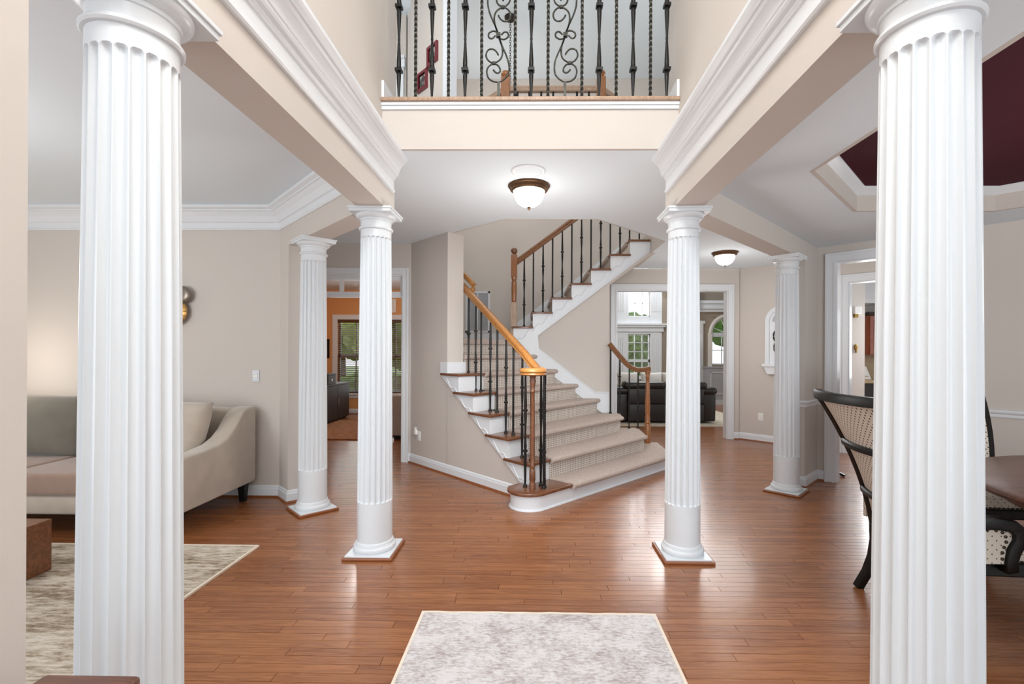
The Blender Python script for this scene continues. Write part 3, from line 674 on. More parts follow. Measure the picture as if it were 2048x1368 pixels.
# upper flight
ru = thing('stair_railing', (-.28, 6.53, 1.5), 'oak handrail, square newel and iron balusters climbing the upper flight', 'railing')
def railu(x): return 2.665+(x+.246)*.745
MB().sweep([(-.27, 6.54, railu(-.27)), (.5, 6.54, railu(.5)), (1.45, 6.54, railu(1.45))], [(a*1.1, b*1.25) for a, b in RP]).done('handrail', 'railbrown', ru, smooth=40)
nwl = MB().box(-.322, -.238, 6.498, 6.582, 1.40, 2.10).done('newel_base', 'pinkoak', ru, bevel=.004, label='pale unstained lower block of the newel')
MB().lathe([(.040, 2.09), (.040, 2.105), (.030, 2.115), (.034, 2.13), (.038, 2.30), (.034, 2.38), (.037, 2.39), (.028, 2.405), (.037, 2.43), (.040, 2.46)], c=(-.28, 6.54), n=20).done('newel_turning', 'oakv', ru, smooth=40)
MB().box(-.322, -.238, 6.498, 6.582, 2.455, 2.765).done('newel_block', 'oakv', ru, bevel=.006)
MB().lathe([(.022, 2.76), (.022, 2.78), (.040, 2.795), (.046, 2.82), (.040, 2.845), (.020, 2.862), (.002, 2.866)], c=(-.28, 6.54), n=20).done('newel_cap', 'tread', ru, smooth=60)
kinds = ['knuckle', 'twist', 'knuckle', 'plain', 'knuckle', 'plain', 'knuckle', 'plain', 'knuckle', 'plain', 'knuckle', 'plain', 'plain']
i = 0
for k in range(9, 16):
    for dx in ((.17,) if k == 9 else (.03, .165)):
        x = NX[k]+dx; baluster(ru, x, 6.54, zk(k), railu(x)-.032, kinds[i % len(kinds)]); i += 1
# right side rail of the lower flight
rr = thing('stair_railing', (1.556, 6.42, .164), 'short oak rail with turned newel at the right side of the bottom steps', 'railing')
pth = [(1.03, 6.42, 1.53), (1.12, 6.42, 1.42), (1.20, 6.42, 1.325), (1.27, 6.42, 1.25), (1.34, 6.42, 1.198), (1.42, 6.42, 1.172), (1.50, 6.42, 1.175), (1.59, 6.42, 1.19)]
MB().sweep(pth, [(a, b*1.1) for a, b in RP]).done('handrail', 'railbrown', rr, smooth=40)
MB().lathe([(.042, .17), (.042, .42), (.034, .44), (.042, .455), (.030, .48), (.038, .52), (.028, .55), (.034, .60), (.036, .66), (.026, 1.0), (.023, 1.05), (.033, 1.07), (.024, 1.09), (.036, 1.13), (.036, 1.165)], c=(1.556, 6.42), n=20).done('newel_post', 'oakv', rr, smooth=45)
for x, k, kd in ((1.05, 3, 'plain'), (1.175, 3, 'knuckle'), (1.305, 2, 'twist'), (1.425, 2, 'knuckle')):
    zt = 1.50 if x < 1.1 else (1.32 if x < 1.2 else (1.20 if x < 1.35 else 1.145))
    baluster(rr, x, 6.42, zk(k)+.012, zt, kd)

# ------------------------------------------------------------------ balcony railing
rb_ = thing('balcony_railing', (-.03, 3.26, 3.128), 'black wrought iron balcony railing with two scroll panels above the hall', 'railing')
YB = 3.26
def bx(px): return (px-1067.3)*YB/937.7+.0
xsb = [793.8, 827.5, 860.5, 893.5, 927, 960, 993.5, 1027, 1059.5, 1093, 1127.6, 1160.6, 1195, 1229, 1262.6, 1297, 1329.5]
def bal_fancy(x):
    m = MB(); z0 = 3.128; col = 3.372; cu = 3.815; ct = 4.02
    pr = [(.0075, z0), (.0075, z0+.05), (.009, z0+.08), (.0155, col-.05), (.016, col-.02), (.010, col-.012), (.010, col+.012), (.016, col+.02), (.0155, col+.07), (.009, col+.19), (.0075, col+.20),
          (.0075, cu-.22), (.009, cu-.20), (.0165, cu-.05), (.0165, cu-.02), (.010, cu-.012), (.010, cu+.012), (.016, cu+.03), (.008, cu+.18), (.0075, 4.03)]
    m.lathe(pr, c=(x, YB), n=10)
    for c in (col, cu): m.box(x-.023, x+.023, YB-.023, YB+.023, c-.010, c+.010)
    for j in range(9):
        z = col+.21+j*(cu-.22-col-.21)/8; m.lathe([(.0075, z-.006), (.0098, z), (.0075, z+.006)], c=(x, YB), n=8)
    return m
def bal_rope(x):
    m = MB(); n = 4; h = .905; rings = 110; vs = []
    for j in range(rings+1):
        z = 3.128+h*j/rings
        for i in range(n): a = z*150+i*math.pi/2; vs.append((x+.0115*math.cos(a), YB+.0115*math.sin(a), z))
    return m.add(vs, [(j*n+i, j*n+(i+1) % n, (j+1)*n+(i+1) % n, (j+1)*n+i) for j in range(rings) for i in range(n)])
def scroll_curves():
    C1 = [(435, 1055), (370, 1020), (315, 960), (298, 880), (310, 780), (350, 670), (400, 560), (445, 440)]
    C2 = [(435, 1055), (510, 1040), (565, 1000), (590, 930), (580, 870), (545, 830), (500, 815), (450, 830), (420, 870), (415, 910), (440, 932), (475, 925), (505, 890)]
    C3 = [(440, 450), (400, 560), (385, 650), (395, 720), (430, 770), (495, 800), (550, 785), (590, 740), (600, 690), (580, 640), (540, 620), (500, 625), (460, 660), (440, 700)]
    C5 = [(445, 440), (420, 480), (370, 495), (320, 470), (310, 430), (330, 400), (365, 400), (400, 435)]
    return [C1, C2, C3, C5]
def smoothc(pts, sub=4):
    out_ = []; P = [Vector(p) for p in pts]
    for i in range(len(P)-1):
        p0 = P[max(i-1, 0)]; p1 = P[i]; p2 = P[i+1]; p3 = P[min(i+2, len(P)-1)]
        for s in range(sub):
            t = s/sub; out_.append(.5*((2*p1)+(p2-p0)*t+(2*p0-5*p1+4*p2-p3)*t*t+(3*p1-p0-3*p2+p3)*t**3))
    out_.append(P[-1]); return out_
def scroll(x0, mir, parent):
    sc = .1535*YB/937.7; zc = 3.615
    def W(q, rot): 
        dx, dy = (q[0]-440)*sc, (q[1]-440)*sc
        if rot: dx, dy = -dx, -dy
        return (x0+dx*mir, YB, zc-dy)
    for rot in (False, True):
        for C in scroll_curves():
            m = MB().tube([W(q, rot) for q in smoothc(C)], .0062, 6, up=(0, 1, 0)); m.done('scroll_bar', 'pewter', parent, smooth=60)
        zs = (3.128, W((435, 1055), False)[2]) if not rot else (W((435, 1055), True)[2], 4.03)
        xx = W((435, 1055), rot)[0]; MB().box(xx-.009, xx+.009, YB-.009, YB+.009, zs[0], zs[1]).done('scroll_stem', 'pewter', parent)
        q = W((495, 805), rot); MB().box(q[0]-.012, q[0]+.012, YB-.01, YB+.01, q[2]-.009, q[2]+.009).done('scroll_collar', 'pewter', parent, bevel=.002)
    MB().box(x0-.015, x0+.015, YB-.013, YB+.013, zc-.014, zc+.014).done('scroll_collar', 'pewter', parent, bevel=.002)
for i, px in enumerate(xsb):
    x = bx(px)
    if i in (6, 10): scroll(x, -1 if i == 6 else 1, rb_)
    elif i % 2 == 0: bal_fancy(x).done('baluster', 'iron', rb_, smooth=45)
    else: bal_rope(x).done('twisted_baluster', 'pewter', rb_)
MB().sweep([(-1.04, YB, 4.06), (.97, YB, 4.06)], RP).done('handrail', 'oak', rb_, smooth=40)
# railing around the stairwell upstairs
rw = thing('stairwell_railing', (.17, 4.9, ZF2), 'oak railing with square newels around the stairwell upstairs', 'railing')
cn = [(-.86, 5.36), (-.30, 4.78), (.67, 4.78), (1.60, 5.75)]
for x, y in cn[1:3]:
    MB().box(x-.045, x+.045, y-.045, y+.045, ZF2, 4.20).done('newel_post', 'oakv', rw, bevel=.006)
    MB().lathe([(.025, 4.195), (.025, 4.21), (.044, 4.225), (.048, 4.245), (.038, 4.265), (.004, 4.275)], c=(x, y), n=16).done('newel_cap', 'oakv', rw, smooth=60)
for a, b in zip(cn[:-1], cn[1:]):
    MB().sweep([(a[0], a[1], 4.09), (b[0], b[1], 4.09)], RP).done('handrail', 'pinkoak', rw, smooth=40)
    nb = 8
    for j in range(1, nb):
        baluster(rw, a[0]+(b[0]-a[0])*j/nb, a[1]+(b[1]-a[1])*j/nb, ZF2, 4.06, 'plain')

# ------------------------------------------------------------------ ceiling lights and medallion
def flush_lamp(loc, label, s=1.0):
    t = thing('ceiling_lamp', loc, label, 'ceiling lamp', 'bronze flush ceiling lamps')
    x, y, z = loc
    P = lambda l: [(r*s, z+h*s) for r, h in l]
    MB().lathe(P([(.02, 0), (.172, 0), (.175, -.006), (.170, -.014), (.158, -.018), (.150, -.034), (.140, -.046), (.135, -.050), (.128, -.048), (.125, -.03)]), c=(x, y), n=56).done('canopy', 'bronze', t, smooth=35)
    m = MB()
    for i in range(60):
        a = 2*math.pi*i/60; q = .152*s; m.lathe([(.0015*s, z-.040*s), (.005*s, z-.037*s), (.005*s, z-.031*s), (.0015*s, z-.028*s)], c=(x+q*math.cos(a), y+q*math.sin(a)), n=6)
    m.done('beaded_rim', 'bronze', t, smooth=60, kind='stuff')
    MB().lathe(P([(.130, -.042), (.127, -.075), (.115, -.110), (.095, -.140), (.065, -.163), (.030, -.175), (.006, -.178)]), c=(x, y), n=48).done('glass_shade', 'glow', t, smooth=60)
    MB().lathe(P([(.006, -.174), (.016, -.178), (.016, -.184), (.008, -.190), (.010, -.198), (.002, -.204)]), c=(x, y), n=14).done('finial', 'bronze', t, smooth=60)
flush_lamp((-.046, 3.89, ZC), 'lit bronze flush lamp in the middle of the hall ceiling')
flush_lamp((2.62, 6.48, ZC), 'lit bronze flush lamp near the family room opening')
t = thing('ceiling_speaker', (-.047, 3.57, ZC), 'round white flush speaker cover in the ceiling before the hall lamp', 'speaker')
MB().lathe([(.132, ZC), (.132, ZC-.006), (.122, ZC-.010), (.108, ZC-.006), (.106, ZC-.001)], c=(-.047, 3.57), n=56, cap=False).done('ring', 'white', t, smooth=40)
MB().lathe([(.002, ZC-.005), (.106, ZC-.005), (.107, ZC)], c=(-.047, 3.57), n=56).done('grille', 'ceil', t, smooth=40)
# ------------------------------------------------------------------ helpers for soft things
def boxuv(o):
    me = o.data; uv = me.uv_layers.new(name='uv')
    for p in me.polygons:
        n = p.normal; ax = max(range(3), key=lambda i: abs(n[i])); a, b = [i for i in range(3) if i != ax]
        for li in p.loop_indices:
            c = me.vertices[me.loops[li].vertex_index].co; uv.data[li].uv = (c[a], c[b])
    return o
def pillow(name, c, w_, h_, t_, rot, mat, parent=None, n=14, sag=.12, **tags):
    """soft cushion: width on x, height on z, thickness on y, then rotated by rot (Euler) about c"""
    vs = []; fs = []
    def row(sg):
        for j in range(n+1):
            for i in range(n+1):
                a = -1+2*i/n; b = -1+2*j/n
                k = max(0, (1-abs(a)**3.2))*max(0, (1-abs(b)**3.2))
                px_ = a*(1-.06*(1-abs(b)**2)*abs(a)**8); pz_ = b*(1-sag*.5*(1-abs(a)**2)*abs(b)**8)
                vs.append((px_*w_/2, sg*t_/2*k**.5, pz_*h_/2))
    row(1); row(-1); q = (n+1)**2
    for j in range(n):
        for i in range(n):
            a = j*(n+1)+i; fs.append((a, a+1, a+n+2, a+n+1)); fs.append((q+a, q+a+n+1, q+a+n+2, q+a+1))
    R = Matrix.Rotation(rot[2], 3, 'Z') @ Matrix.Rotation(rot[0], 3, 'X') @ Matrix.Rotation(rot[1], 3, 'Y')
    vs = [tuple(R @ Vector(v)+Vector(c)) for v in vs]
    m = MB().add(vs, fs); me = m.mesh(name); bm = bmesh.new(); bm.from_mesh(me); bmesh.ops.remove_doubles(bm, verts=bm.verts, dist=1e-4); bmesh.ops.recalc_face_normals(bm, faces=bm.faces); bm.to_mesh(me); bm.free()
    for p in me.polygons: p.use_smooth = True
    me.materials.append(M[mat]); return obj(name, me, parent, **tags)
def rbox(x0, x1, y0, y1, z0, z1, name, mat, parent, bev=.03, **tags):
    return MB().box(x0, x1, y0, y1, z0, z1).done(name, mat, parent, smooth=60, bevel=bev, seg=4, **tags)

# ------------------------------------------------------------------ rugs
def rug(name, x0, x1, y0, y1, mat, edge, label, th=.009, wav=0.0):
    t = thing(name, ((x0+x1)/2, (y0+y1)/2, 0), label, 'rug')
    n = 40; vs = []
    top = [(x0+(x1-x0)*i/n, y1+wav*math.sin(i*.9)*math.sin(i*.37)) for i in range(n+1)]
    poly = [(x0, y0), (x1, y0)]+top[::-1]
    MB().prism(poly, .001, th).done('pile', mat, t)
    e = .007
    MB().sweep([(p[0], p[1], th*.55) for p in [(x0, y0)]+top+[(x1, y0)]], [(-e, -th*.5), (e, -th*.5), (e, th*.62), (-e, th*.62)]).done('binding', edge, t)
    return t
rug('area_rug', -.59, .652, .75, 2.52, 'rug1', 'rugedge', 'pale grey distressed rug in the foyer foreground', wav=.003)
rug('area_rug', -4.7, -1.978, 1.3, 3.345, 'rug2', 'rugedge', 'beige and brown abstract rug under the coffee table', .011)
rug('area_rug', -3.9, -2.32, 7.39, 9.4, 'rugbrown', 'rugbrown', 'brown shaggy rug on the den floor', .02)
rug('area_rug', 1.3, 4.4, 9.0, 11.9, 'rugcream', 'rugcream', 'cream rug under the black leather sofa', .012)

# ------------------------------------------------------------------ living room
sf = thing('sofa', (-3.9, 3.95, 0), 'grey velvet sofa with swooping arms against the living room wall', 'sofa')
armp = [(4.44, .175), (3.47, .175), (3.44, .40), (3.45, .57), (3.52, .598), (3.75, .60), (3.92, .62), (4.03, .66), (4.12, .725), (4.19, .80), (4.26, .86), (4.34, .885), (4.44, .885)]
for x0, x1 in ((-2.81, -2.645), (-5.3, -5.135)):
    m = MB(); n = len(armp); m.add([(x0, y_, z_) for y_, z_ in armp]+[(x1, y_, z_) for y_, z_ in armp], [tuple(range(n)), tuple(range(n, 2*n))]+[(i, (i+1) % n, n+(i+1) % n, n+i) for i in range(n)])
    m.done('arm', 'velvet', sf, bevel=.022, seg=3, smooth=60)
rbox(-5.14, -2.80, 3.46, 4.40, .175, .32, 'base', 'velvet', sf, .02)
m = MB().extr([(-5.14, .3), (-2.80, .3), (-2.80, .87), (-3.3, .90), (-3.97, .945), (-4.6, .90), (-5.14, .87)], 4.28, 4.44); m.done('back', 'velvet', sf, bevel=.03, seg=3, smooth=60)
for x0, x1 in ((-3.97, -2.815), (-5.13, -3.98)): rbox(x0, x1, 3.43, 4.24, .32, .49, 'seat_cushion', 'seatvel', sf, .035)
for x, y in ((-2.72, 3.55), (-2.72, 4.36), (-5.22, 3.55), (-5.22, 4.36)):
    MB().add([(x-.022, y-.022, 0), (x+.022, y-.022, 0), (x+.022, y+.022, 0), (x-.022, y+.022, 0), (x-.035, y-.035, .178), (x+.035, y-.035, .178), (x+.035, y+.035, .178), (x-.035, y+.035, .178)],
             [(3, 2, 1, 0), (4, 5, 6, 7), (0, 1, 5, 4), (1, 2, 6, 5), (2, 3, 7, 6), (3, 0, 4, 7)]).done('leg', 'ebony', sf)
pillow('sofa_cushion', (-4.42, 4.10, .745), .98, .56, .24, (-.22, .03, 0), 'velvet2', label='dark grey green back cushion at the far left end of the sofa', cat='cushion', group='cushions on the velvet sofa')
pillow('sofa_cushion', (-3.71, 4.13, .735), .46, .54, .22, (-.22, 0, 0), 'velvet2', label='grey cushion in the middle of the sofa behind the tall column', cat='cushion', group='cushions on the velvet sofa')
pillow('sofa_cushion', (-3.14, 4.02, .735), .68, .50, .26, (-.30, .04, -.12), 'velvet', label='large taupe velvet cushion leaning into the right sofa arm', cat='cushion', group='cushions on the velvet sofa')
ct = thing('coffee_table', (-3.55, 2.4, 0), 'low walnut waterfall coffee table on the abstract rug', 'table')
MB().box(-4.1, -3.07, 2.1, 2.95, .285, .335).done('top', 'walnutblock', ct, bevel=.003)
for x0, x1 in ((-3.125, -3.07), (-4.1, -4.045)): MB().box(x0, x1, 2.1, 2.95, .012, .285).done('side_panel', 'walnutblock', ct, bevel=.003)
ws = thing('wall_sculpture', (-3.5, 4.49, 1.75), 'cluster of silver and gold metal discs on the living room wall', 'wall art')
for x, z, r, mt, yy in ((-3.365, 1.945, .083, 'silver', 4.43), (-3.455, 1.785, .135, 'gold', 4.44), (-3.62, 1.99, .15, 'silver', 4.45), (-3.70, 1.72, .12, 'gold', 4.43)):
    m = MB(); m.lathe([(.004, .012), (r*.5, .016), (r*.85, .008), (r, -.004), (r*.98, -.010), (r*.5, .0), (.004, .0)], n=36)
    m.v = [(x+a, yy-c, z+b) for a, b, c in m.v]; dd = m.done('disc', mt, ws, smooth=50)
    if mt == 'gold':
        for i in range(18):
            a = 2*math.pi*i/18; MB().tube([(x+.02*math.cos(a), yy-.018, z+.02*math.sin(a)), (x+r*.6*math.cos(a), yy-.016, z+r*.6*math.sin(a)), (x+r*.97*math.cos(a), yy-.002, z+r*.97*math.sin(a))], .004, 5, up=(0, 1, 0)).done('rib', 'gold', dd)
MB().tube([(-3.365, 4.44, 1.945), (-3.46, 4.47, 1.80), (-3.62, 4.47, 1.98), (-3.70, 4.47, 1.72), (-3.455, 4.47, 1.785), (-3.5, 4.5, 1.85)], .005, 6, up=(0, 1, .1)).done('backing_rod', 'bronze', ws)
def plate(name, f, a, z, label, mat, face, w_=.072, h_=.118, cat='outlet', sgn=-1):
    t = thing(name, f(a, 0, z), label, cat)
    MB().box(a-w_/2, a+w_/2, sgn*.006, 0, z-h_/2, z+h_/2, f).done('cover_plate', mat, t, bevel=.002)
    MB().box(a-.017, a+.017, sgn*.010, sgn*.004, z-.034, z+.034, f).done('insert', face, t, bevel=.001)
    m = MB()
    for dz in (-.017, .017):
        for da in (-.006, .006): m.box(a+da-.0015, a+da+.0015, sgn*.0105, sgn*.009, z+dz-.005, z+dz+.005, f)
    m.done('slots', 'dark', t)
    return t
fLB = fr((0, 4.5), (1, 0), (0, 1))
plate('wall_outlet', fLB, -2.687, 1.167, 'brushed steel outlet plate on the living room wall above the sofa arm', 'steel', 'plastic')
plate('wall_outlet', fN, .33, .396, 'white outlet low on the angled niche wall', 'plastic', 'plastic')
fSW = fr(UV(3.105, 0), (-1, 1), (1, 1))
plate('wall_outlet', fSW, 5.115, .36, 'white outlet on the angled stair wall beside the den doorway', 'plastic', 'plastic')
nl = thing('night_light', fSW(5.15, -.01, .40), 'white plug-in air freshener in the stair wall outlet', 'night light')
MB().box(5.125, 5.175, -.045, -.011, .375, .435, fSW).done('body', 'plastic', nl, bevel=.008, seg=3)
x, y, _ = fSW(5.15, -.03, 0)
MB().lathe([(.012, .43), (.018, .436), (.014, .45), (.02, .462), (.012, .468)], c=(x, y), n=14).done('cap', 'plastic', nl, smooth=50)

# ------------------------------------------------------------------ console table corner at the left
cs = thing('console_table', (-.91, .55, 0), 'dark mahogany console table corner at the lower left beside the tall column', 'table')
MB().box(-1.015, -.812, -.15, .965, .712, .738).done('top', 'mahog', cs, bevel=.009, seg=3, smooth=40)
MB().box(-1.01, -.84, -.12, .94, .62, .712).done('apron', 'mahog', cs)
for x, y in ((-.99, -.1), (-.86, -.1), (-.99, .92), (-.86, .92)):
    MB().lathe([(.012, 0), (.018, .03), (.014, .08), (.02, .4), (.024, .62)], c=(x, y), n=12).done('leg', 'mahog', cs, smooth=40)

# ------------------------------------------------------------------ dining room
tb = thing('dining_table', (3.3, 2.1, 0), 'round mahogany dining table with a moulded edge', 'table')
MB().lathe([(.9, .70), (1.0, .702), (1.03, .708), (1.05, .72), (1.055, .732), (1.045, .742), (1.03, .745), (1.02, .75), (.002, .752)], c=(3.3, 2.1), n=96).done('top', 'mahog', tb, smooth=40)
MB().lathe([(.86, .64), (.90, .64), (.90, .70), (.86, .70)], c=(3.3, 2.1), n=72).done('apron', 'mahog', tb, smooth=40)
MB().lathe([(.14, .12), (.16, .18), (.10, .26), (.09, .34), (.15, .45), (.12, .56), (.2, .66), (.25, .70)], c=(3.3, 2.1), n=32).done('pedestal', 'mahog', tb, smooth=50)
for i in range(4):
    a = math.pi/4+i*math.pi/2; d = Vector((math.cos(a), math.sin(a)))
    MB().sweep([(3.3+d.x*r, 2.1+d.y*r, z) for r, z in ((.06, .24), (.2, .22), (.4, .10), (.55, .035))], [(-.03, -.035), (.03, -.035), (.03, .035), (-.03, .035)]).done('foot', 'mahog', tb, smooth=40)
def dining_chair(loc, rz, label):
    t = thing('dining_chair', (0, 0, 0), label, 'chair', 'dining chairs with dotted upholstery')
    # seat
    def srect(x0, x1, yb, yf): return [(x0, -yb), (x0+.02, -yb-.01), (x1-.05, -yf), (x1, -yf+.05), (x1+.015, 0), (x1, yf-.05), (x1-.05, yf), (x0+.02, yb+.01), (x0, yb)]
    MB().prism(srect(-.27, .27, .255, .30), .335, .40).done('seat_rail', 'ebony', t, bevel=.008, seg=2)
    s = MB().prism(srect(-.255, .262, .245, .29), .395, .485).done('seat', 'fabseat', t, bevel=.03, seg=4, smooth=60); boxuv(s)
    m = MB(); pr = srect(-.262, .268, .250, .296); pr.append(pr[0])
    for a, b in zip(pr[:-1], pr[1:]):
        L = math.dist(a, b); k = max(1, int(L/.026))
        for i in range(k):
            x = a[0]+(b[0]-a[0])*i/k; y = a[1]+(b[1]-a[1])*i/k; m.lathe([(.001, .402), (.008, .405), (.008, .412), (.001, .416)], c=(x, y), n=6)
    m.done('nailheads', 'nail', t, kind='stuff')
    sec = [(-.018, -.016), (.018, -.016), (.018, .016), (-.018, .016)]
    for s_ in (-1, 1):
        MB().sweep([(-.245, s_*.24, .40), (-.238, s_*.245, .30), (-.245, s_*.255, .2), (-.268, s_*.27, .1), (-.312, s_*.285, 0)], [(a*1.15, b*1.3) for a, b in sec], up=(1, 0, 0)).done('leg', 'ebony', t, smooth=40, bevel=.003)
        MB().sweep([(.225, s_*.255, .40), (.232, s_*.258, .25), (.235, s_*.26, .1), (.225, s_*.255, 0)], sec, up=(1, 0, 0)).done('leg', 'ebony', t, smooth=40, bevel=.003)
    def bp(s, z):
        k = (z-.45)/(1.16-.45); x = -.25-.07*k-.172*k*k; hw = .255+.13*k; bul = .06+.05*k
        return (x-bul*(1-s*s), s*hw, z)
    for s_ in (-1, 1):
        pp = [(-.245, s_*.245, .38)]+[bp(s_*1.0, z_) for z_ in (.5, .6, .7, .8, .9, 1.0, 1.08, 1.16)]
        MB().sweep([(p[0]+.012, p[1], p[2]) for p in pp], [(-.016, -.026), (.016, -.026), (.016, .024), (-.016, .024)], up=(1, 0, 0)).done('back_post', 'ebony', t, smooth=40)
    # upholstered back panel
    n, q = 14, 12; vs = []; uv = []
    for off in (0, .035):
        for j in range(q+1):
            for i in range(n+1):
                p = bp(-1+2*i/n, .47+(1.15-.47)*j/q); vs.append((p[0]+off, p[1], p[2])); uv.append((p[1], p[2]))
    fs = []; k0 = (n+1)*(q+1)
    for j in range(q):
        for i in range(n):
            a = j*(n+1)+i; fs += [(a, a+1, a+n+2, a+n+1), (k0+a, k0+a+n+1, k0+a+n+2, k0+a+1)]
    fs += [(i, k0+i, k0+i+1, i+1) for i in range(n)]+[(q*(n+1)+i, q*(n+1)+i+1, k0+q*(n+1)+i+1, k0+q*(n+1)+i) for i in range(n)]
    o = MB().add(vs, fs).done('back_panel', 'fabric', t, smooth=60)
    ul = o.data.uv_layers.new(name='uv')
    for p in o.data.polygons:
        for li in p.loop_indices: ul.data[li].uv = uv[o.data.loops[li].vertex_index]
    for z, th, nm in ((1.165, .026, 'top_rail'), (.88, .018, 'cross_rail'), (.60, .016, 'cross_rail')):
        pts = [bp(-1.02+2.04*i/20, z) for i in range(21)]
        MB().sweep([(p[0]-.004, p[1], p[2]) for p in pts], [(-.020, -th), (.026, -th*.8), (.030, th*.5), (.022, th), (-.014, th), (-.022, th*.4)]).done(nm, 'ebony', t, smooth=40)
    for s_ in (-1, 1):
        pa = [(-.27, s_*.285, .60), (-.20, s_*.315, .612), (-.10, s_*.325, .615), (-.025, s_*.325, .605), (.012, s_*.325, .575), (.015, s_*.325, .53), (-.012, s_*.322, .485), (-.022, s_*.318, .43), (-.012, s_*.312, .38)]
        MB().sweep(pa, [(-.028, -.026), (.028, -.026), (.028, .026), (-.028, .026)], up=(0, 1, 0)).done('arm', 'ebony', t, smooth=50, bevel=.004)
        poly = [(-.25, .42), (-.03, .42), (-.03, .49), (-.005, .54), (-.03, .59), (-.12, .60), (-.25, .585)]
        o = MB().extr(poly, s_*.318-.012, s_*.318+.012).done('arm_panel', 'fabseat', t); boxuv(o)
        m = MB()
        for i in range(9):
            q_ = [(-.17, .58), (-.13, .582), (-.09, .58), (-.06, .57), (-.045, .55), (-.042, .525), (-.052, .50), (-.06, .475), (-.06, .445)][i]
            for sd in (-1, 1):
                l = MB().lathe([(.001, 0), (.008, .002), (.008, .006), (.001, .009)], n=6); m.add([(q_[0]+a, s_*.318+sd*(.010+c), q_[1]+b) for a, b, c in l.v], l.f)
        m.done('nailheads', 'nail', t, kind='stuff')
    t.location = loc; t.rotation_euler = (0, 0, rz); return t
ch = dining_chair((2.275, 2.575, 0), 0, 'black framed armchair with dotted cream back, seen from behind beside the tall right column')
dup(ch, (3.195, 3.36, 0), -math.pi/2, 'black framed armchair tucked under the far side of the dining table')
# stand behind the doorway, only a foot shows
ps = thing('plant_stand', (3.42, 5.60, 0), 'black stand whose pointed foot shows beside the dining doorway casing', 'stand')
MB().lathe([(.02, .08), (.018, .5), (.03, .6), (.10, .62), (.10, .64)], c=(3.42, 5.60), n=16).done('post', 'ebony', ps, smooth=40)
for a in (-.95, 1.15, 3.2):
    d = Vector((math.cos(a), math.sin(a))); MB().sweep([(3.42+d.x*r, 5.60+d.y*r, z) for r, z in ((.0, .12), (.08, .09), (.17, .035), (.235, .012))], [(-.018, -.012), (.018, -.012), (.018, .014), (-.018, .014)]).done('foot', 'ebony', ps, smooth=40)

# ------------------------------------------------------------------ hall: niche, vent
nc = thing('arched_niche', fN(.65, 0, 1.2), 'white arched niche with a shelf and iron scroll on the angled wall', 'niche')
def arch(r, z0, zs, n=20): return [(.65-r, z0), (.65+r, z0)]+[(.65+r*math.cos(math.pi*i/n), zs+r*math.sin(math.pi*i/n)) for i in range(n+1)]
MB().extr(arch(.20, 1.24, 1.90), -.008, -.001, fN).done('back_panel', 'white', nc)
o_, i_ = arch(.25, 1.24, 1.90), arch(.19, 1.24, 1.90)
m = MB(); n_ = len(o_)
for b in (-.035, 0): m.add([fN(a, b, z) for a, z in o_]+[fN(a, b, z) for a, z in i_], [])
for k in range(1, n_):
    j = (k+1) % n_
    m.f += [(k, j, n_+j, n_+k), (2*n_+k, 3*n_+k, 3*n_+j, 2*n_+j), (k, 2*n_+k, 2*n_+j, j), (n_+k, n_+j, 3*n_+j, 3*n_+k)]
m.done('arch_frame', 'white', nc)
MB().extr([(.38, 1.20), (.92, 1.20), (.92, 1.242), (.38, 1.242)], -.12, 0, fN).done('shelf', 'white', nc, bevel=.004)
MB().extr([(.45, 1.08), (.85, 1.08), (.90, 1.20), (.40, 1.20)], -.09, 0, fN).done('shelf_bracket', 'white', nc, bevel=.004)
MB().extr(arch(.15, 1.90, 1.90), -.014, -.006, fN).done('lunette', 'vent', nc)
sc_ = thing('iron_scroll', fN(.65, -.03, 1.25), 'black iron scroll ornament standing in the arched niche', 'ornament')
pts = []
for i in range(60):
    a = i/59*math.pi*3.2; pts.append(fN(.60+.075*math.cos(a+2.2)*(1-.2*i/59), -.035, 1.70-.22*i/59*1.3+.075*math.sin(a+2.2)))
MB().tube(pts, .011, 6).done('scroll', 'iron', sc_, smooth=60)
MB().extr([(.58, 1.242), (.72, 1.242), (.70, 1.29), (.60, 1.29)], -.06, -.015, fN).done('foot', 'iron', sc_)
MB().tube([fN(.65, -.035, 1.28), fN(.64, -.035, 1.42)], .009, 6).done('stem', 'iron', sc_)
vg = thing('return_air_grille', (-.91, 7.6, 1.72), 'white louvred return air grille above the stair landing', 'vent')
MB().box(-1.11, -.715, 7.585, 7.6, 1.722, 1.75).box(-1.11, -.715, 7.585, 7.6, 2.36, 2.39).box(-1.11, -1.08, 7.585, 7.6, 1.72, 2.39).box(-.745, -.715, 7.585, 7.6, 1.72, 2.39).box(-.925, -.905, 7.584, 7.6, 1.72, 2.39).done('frame', 'white', vg)
m = MB()
for i in range(30):
    z = 1.755+i*.0203; m.add([(-1.08, 7.588, z), (-.745, 7.588, z), (-.745, 7.598, z+.016), (-1.08, 7.598, z+.016), (-1.08, 7.590, z-.001), (-.745, 7.590, z-.001), (-.745, 7.5995, z+.014), (-1.08, 7.5995, z+.014)], [(0, 1, 2, 3), (7, 6, 5, 4), (0, 4, 5, 1), (3, 2, 6, 7)])
m.done('louvres', 'vent', vg, kind='stuff')

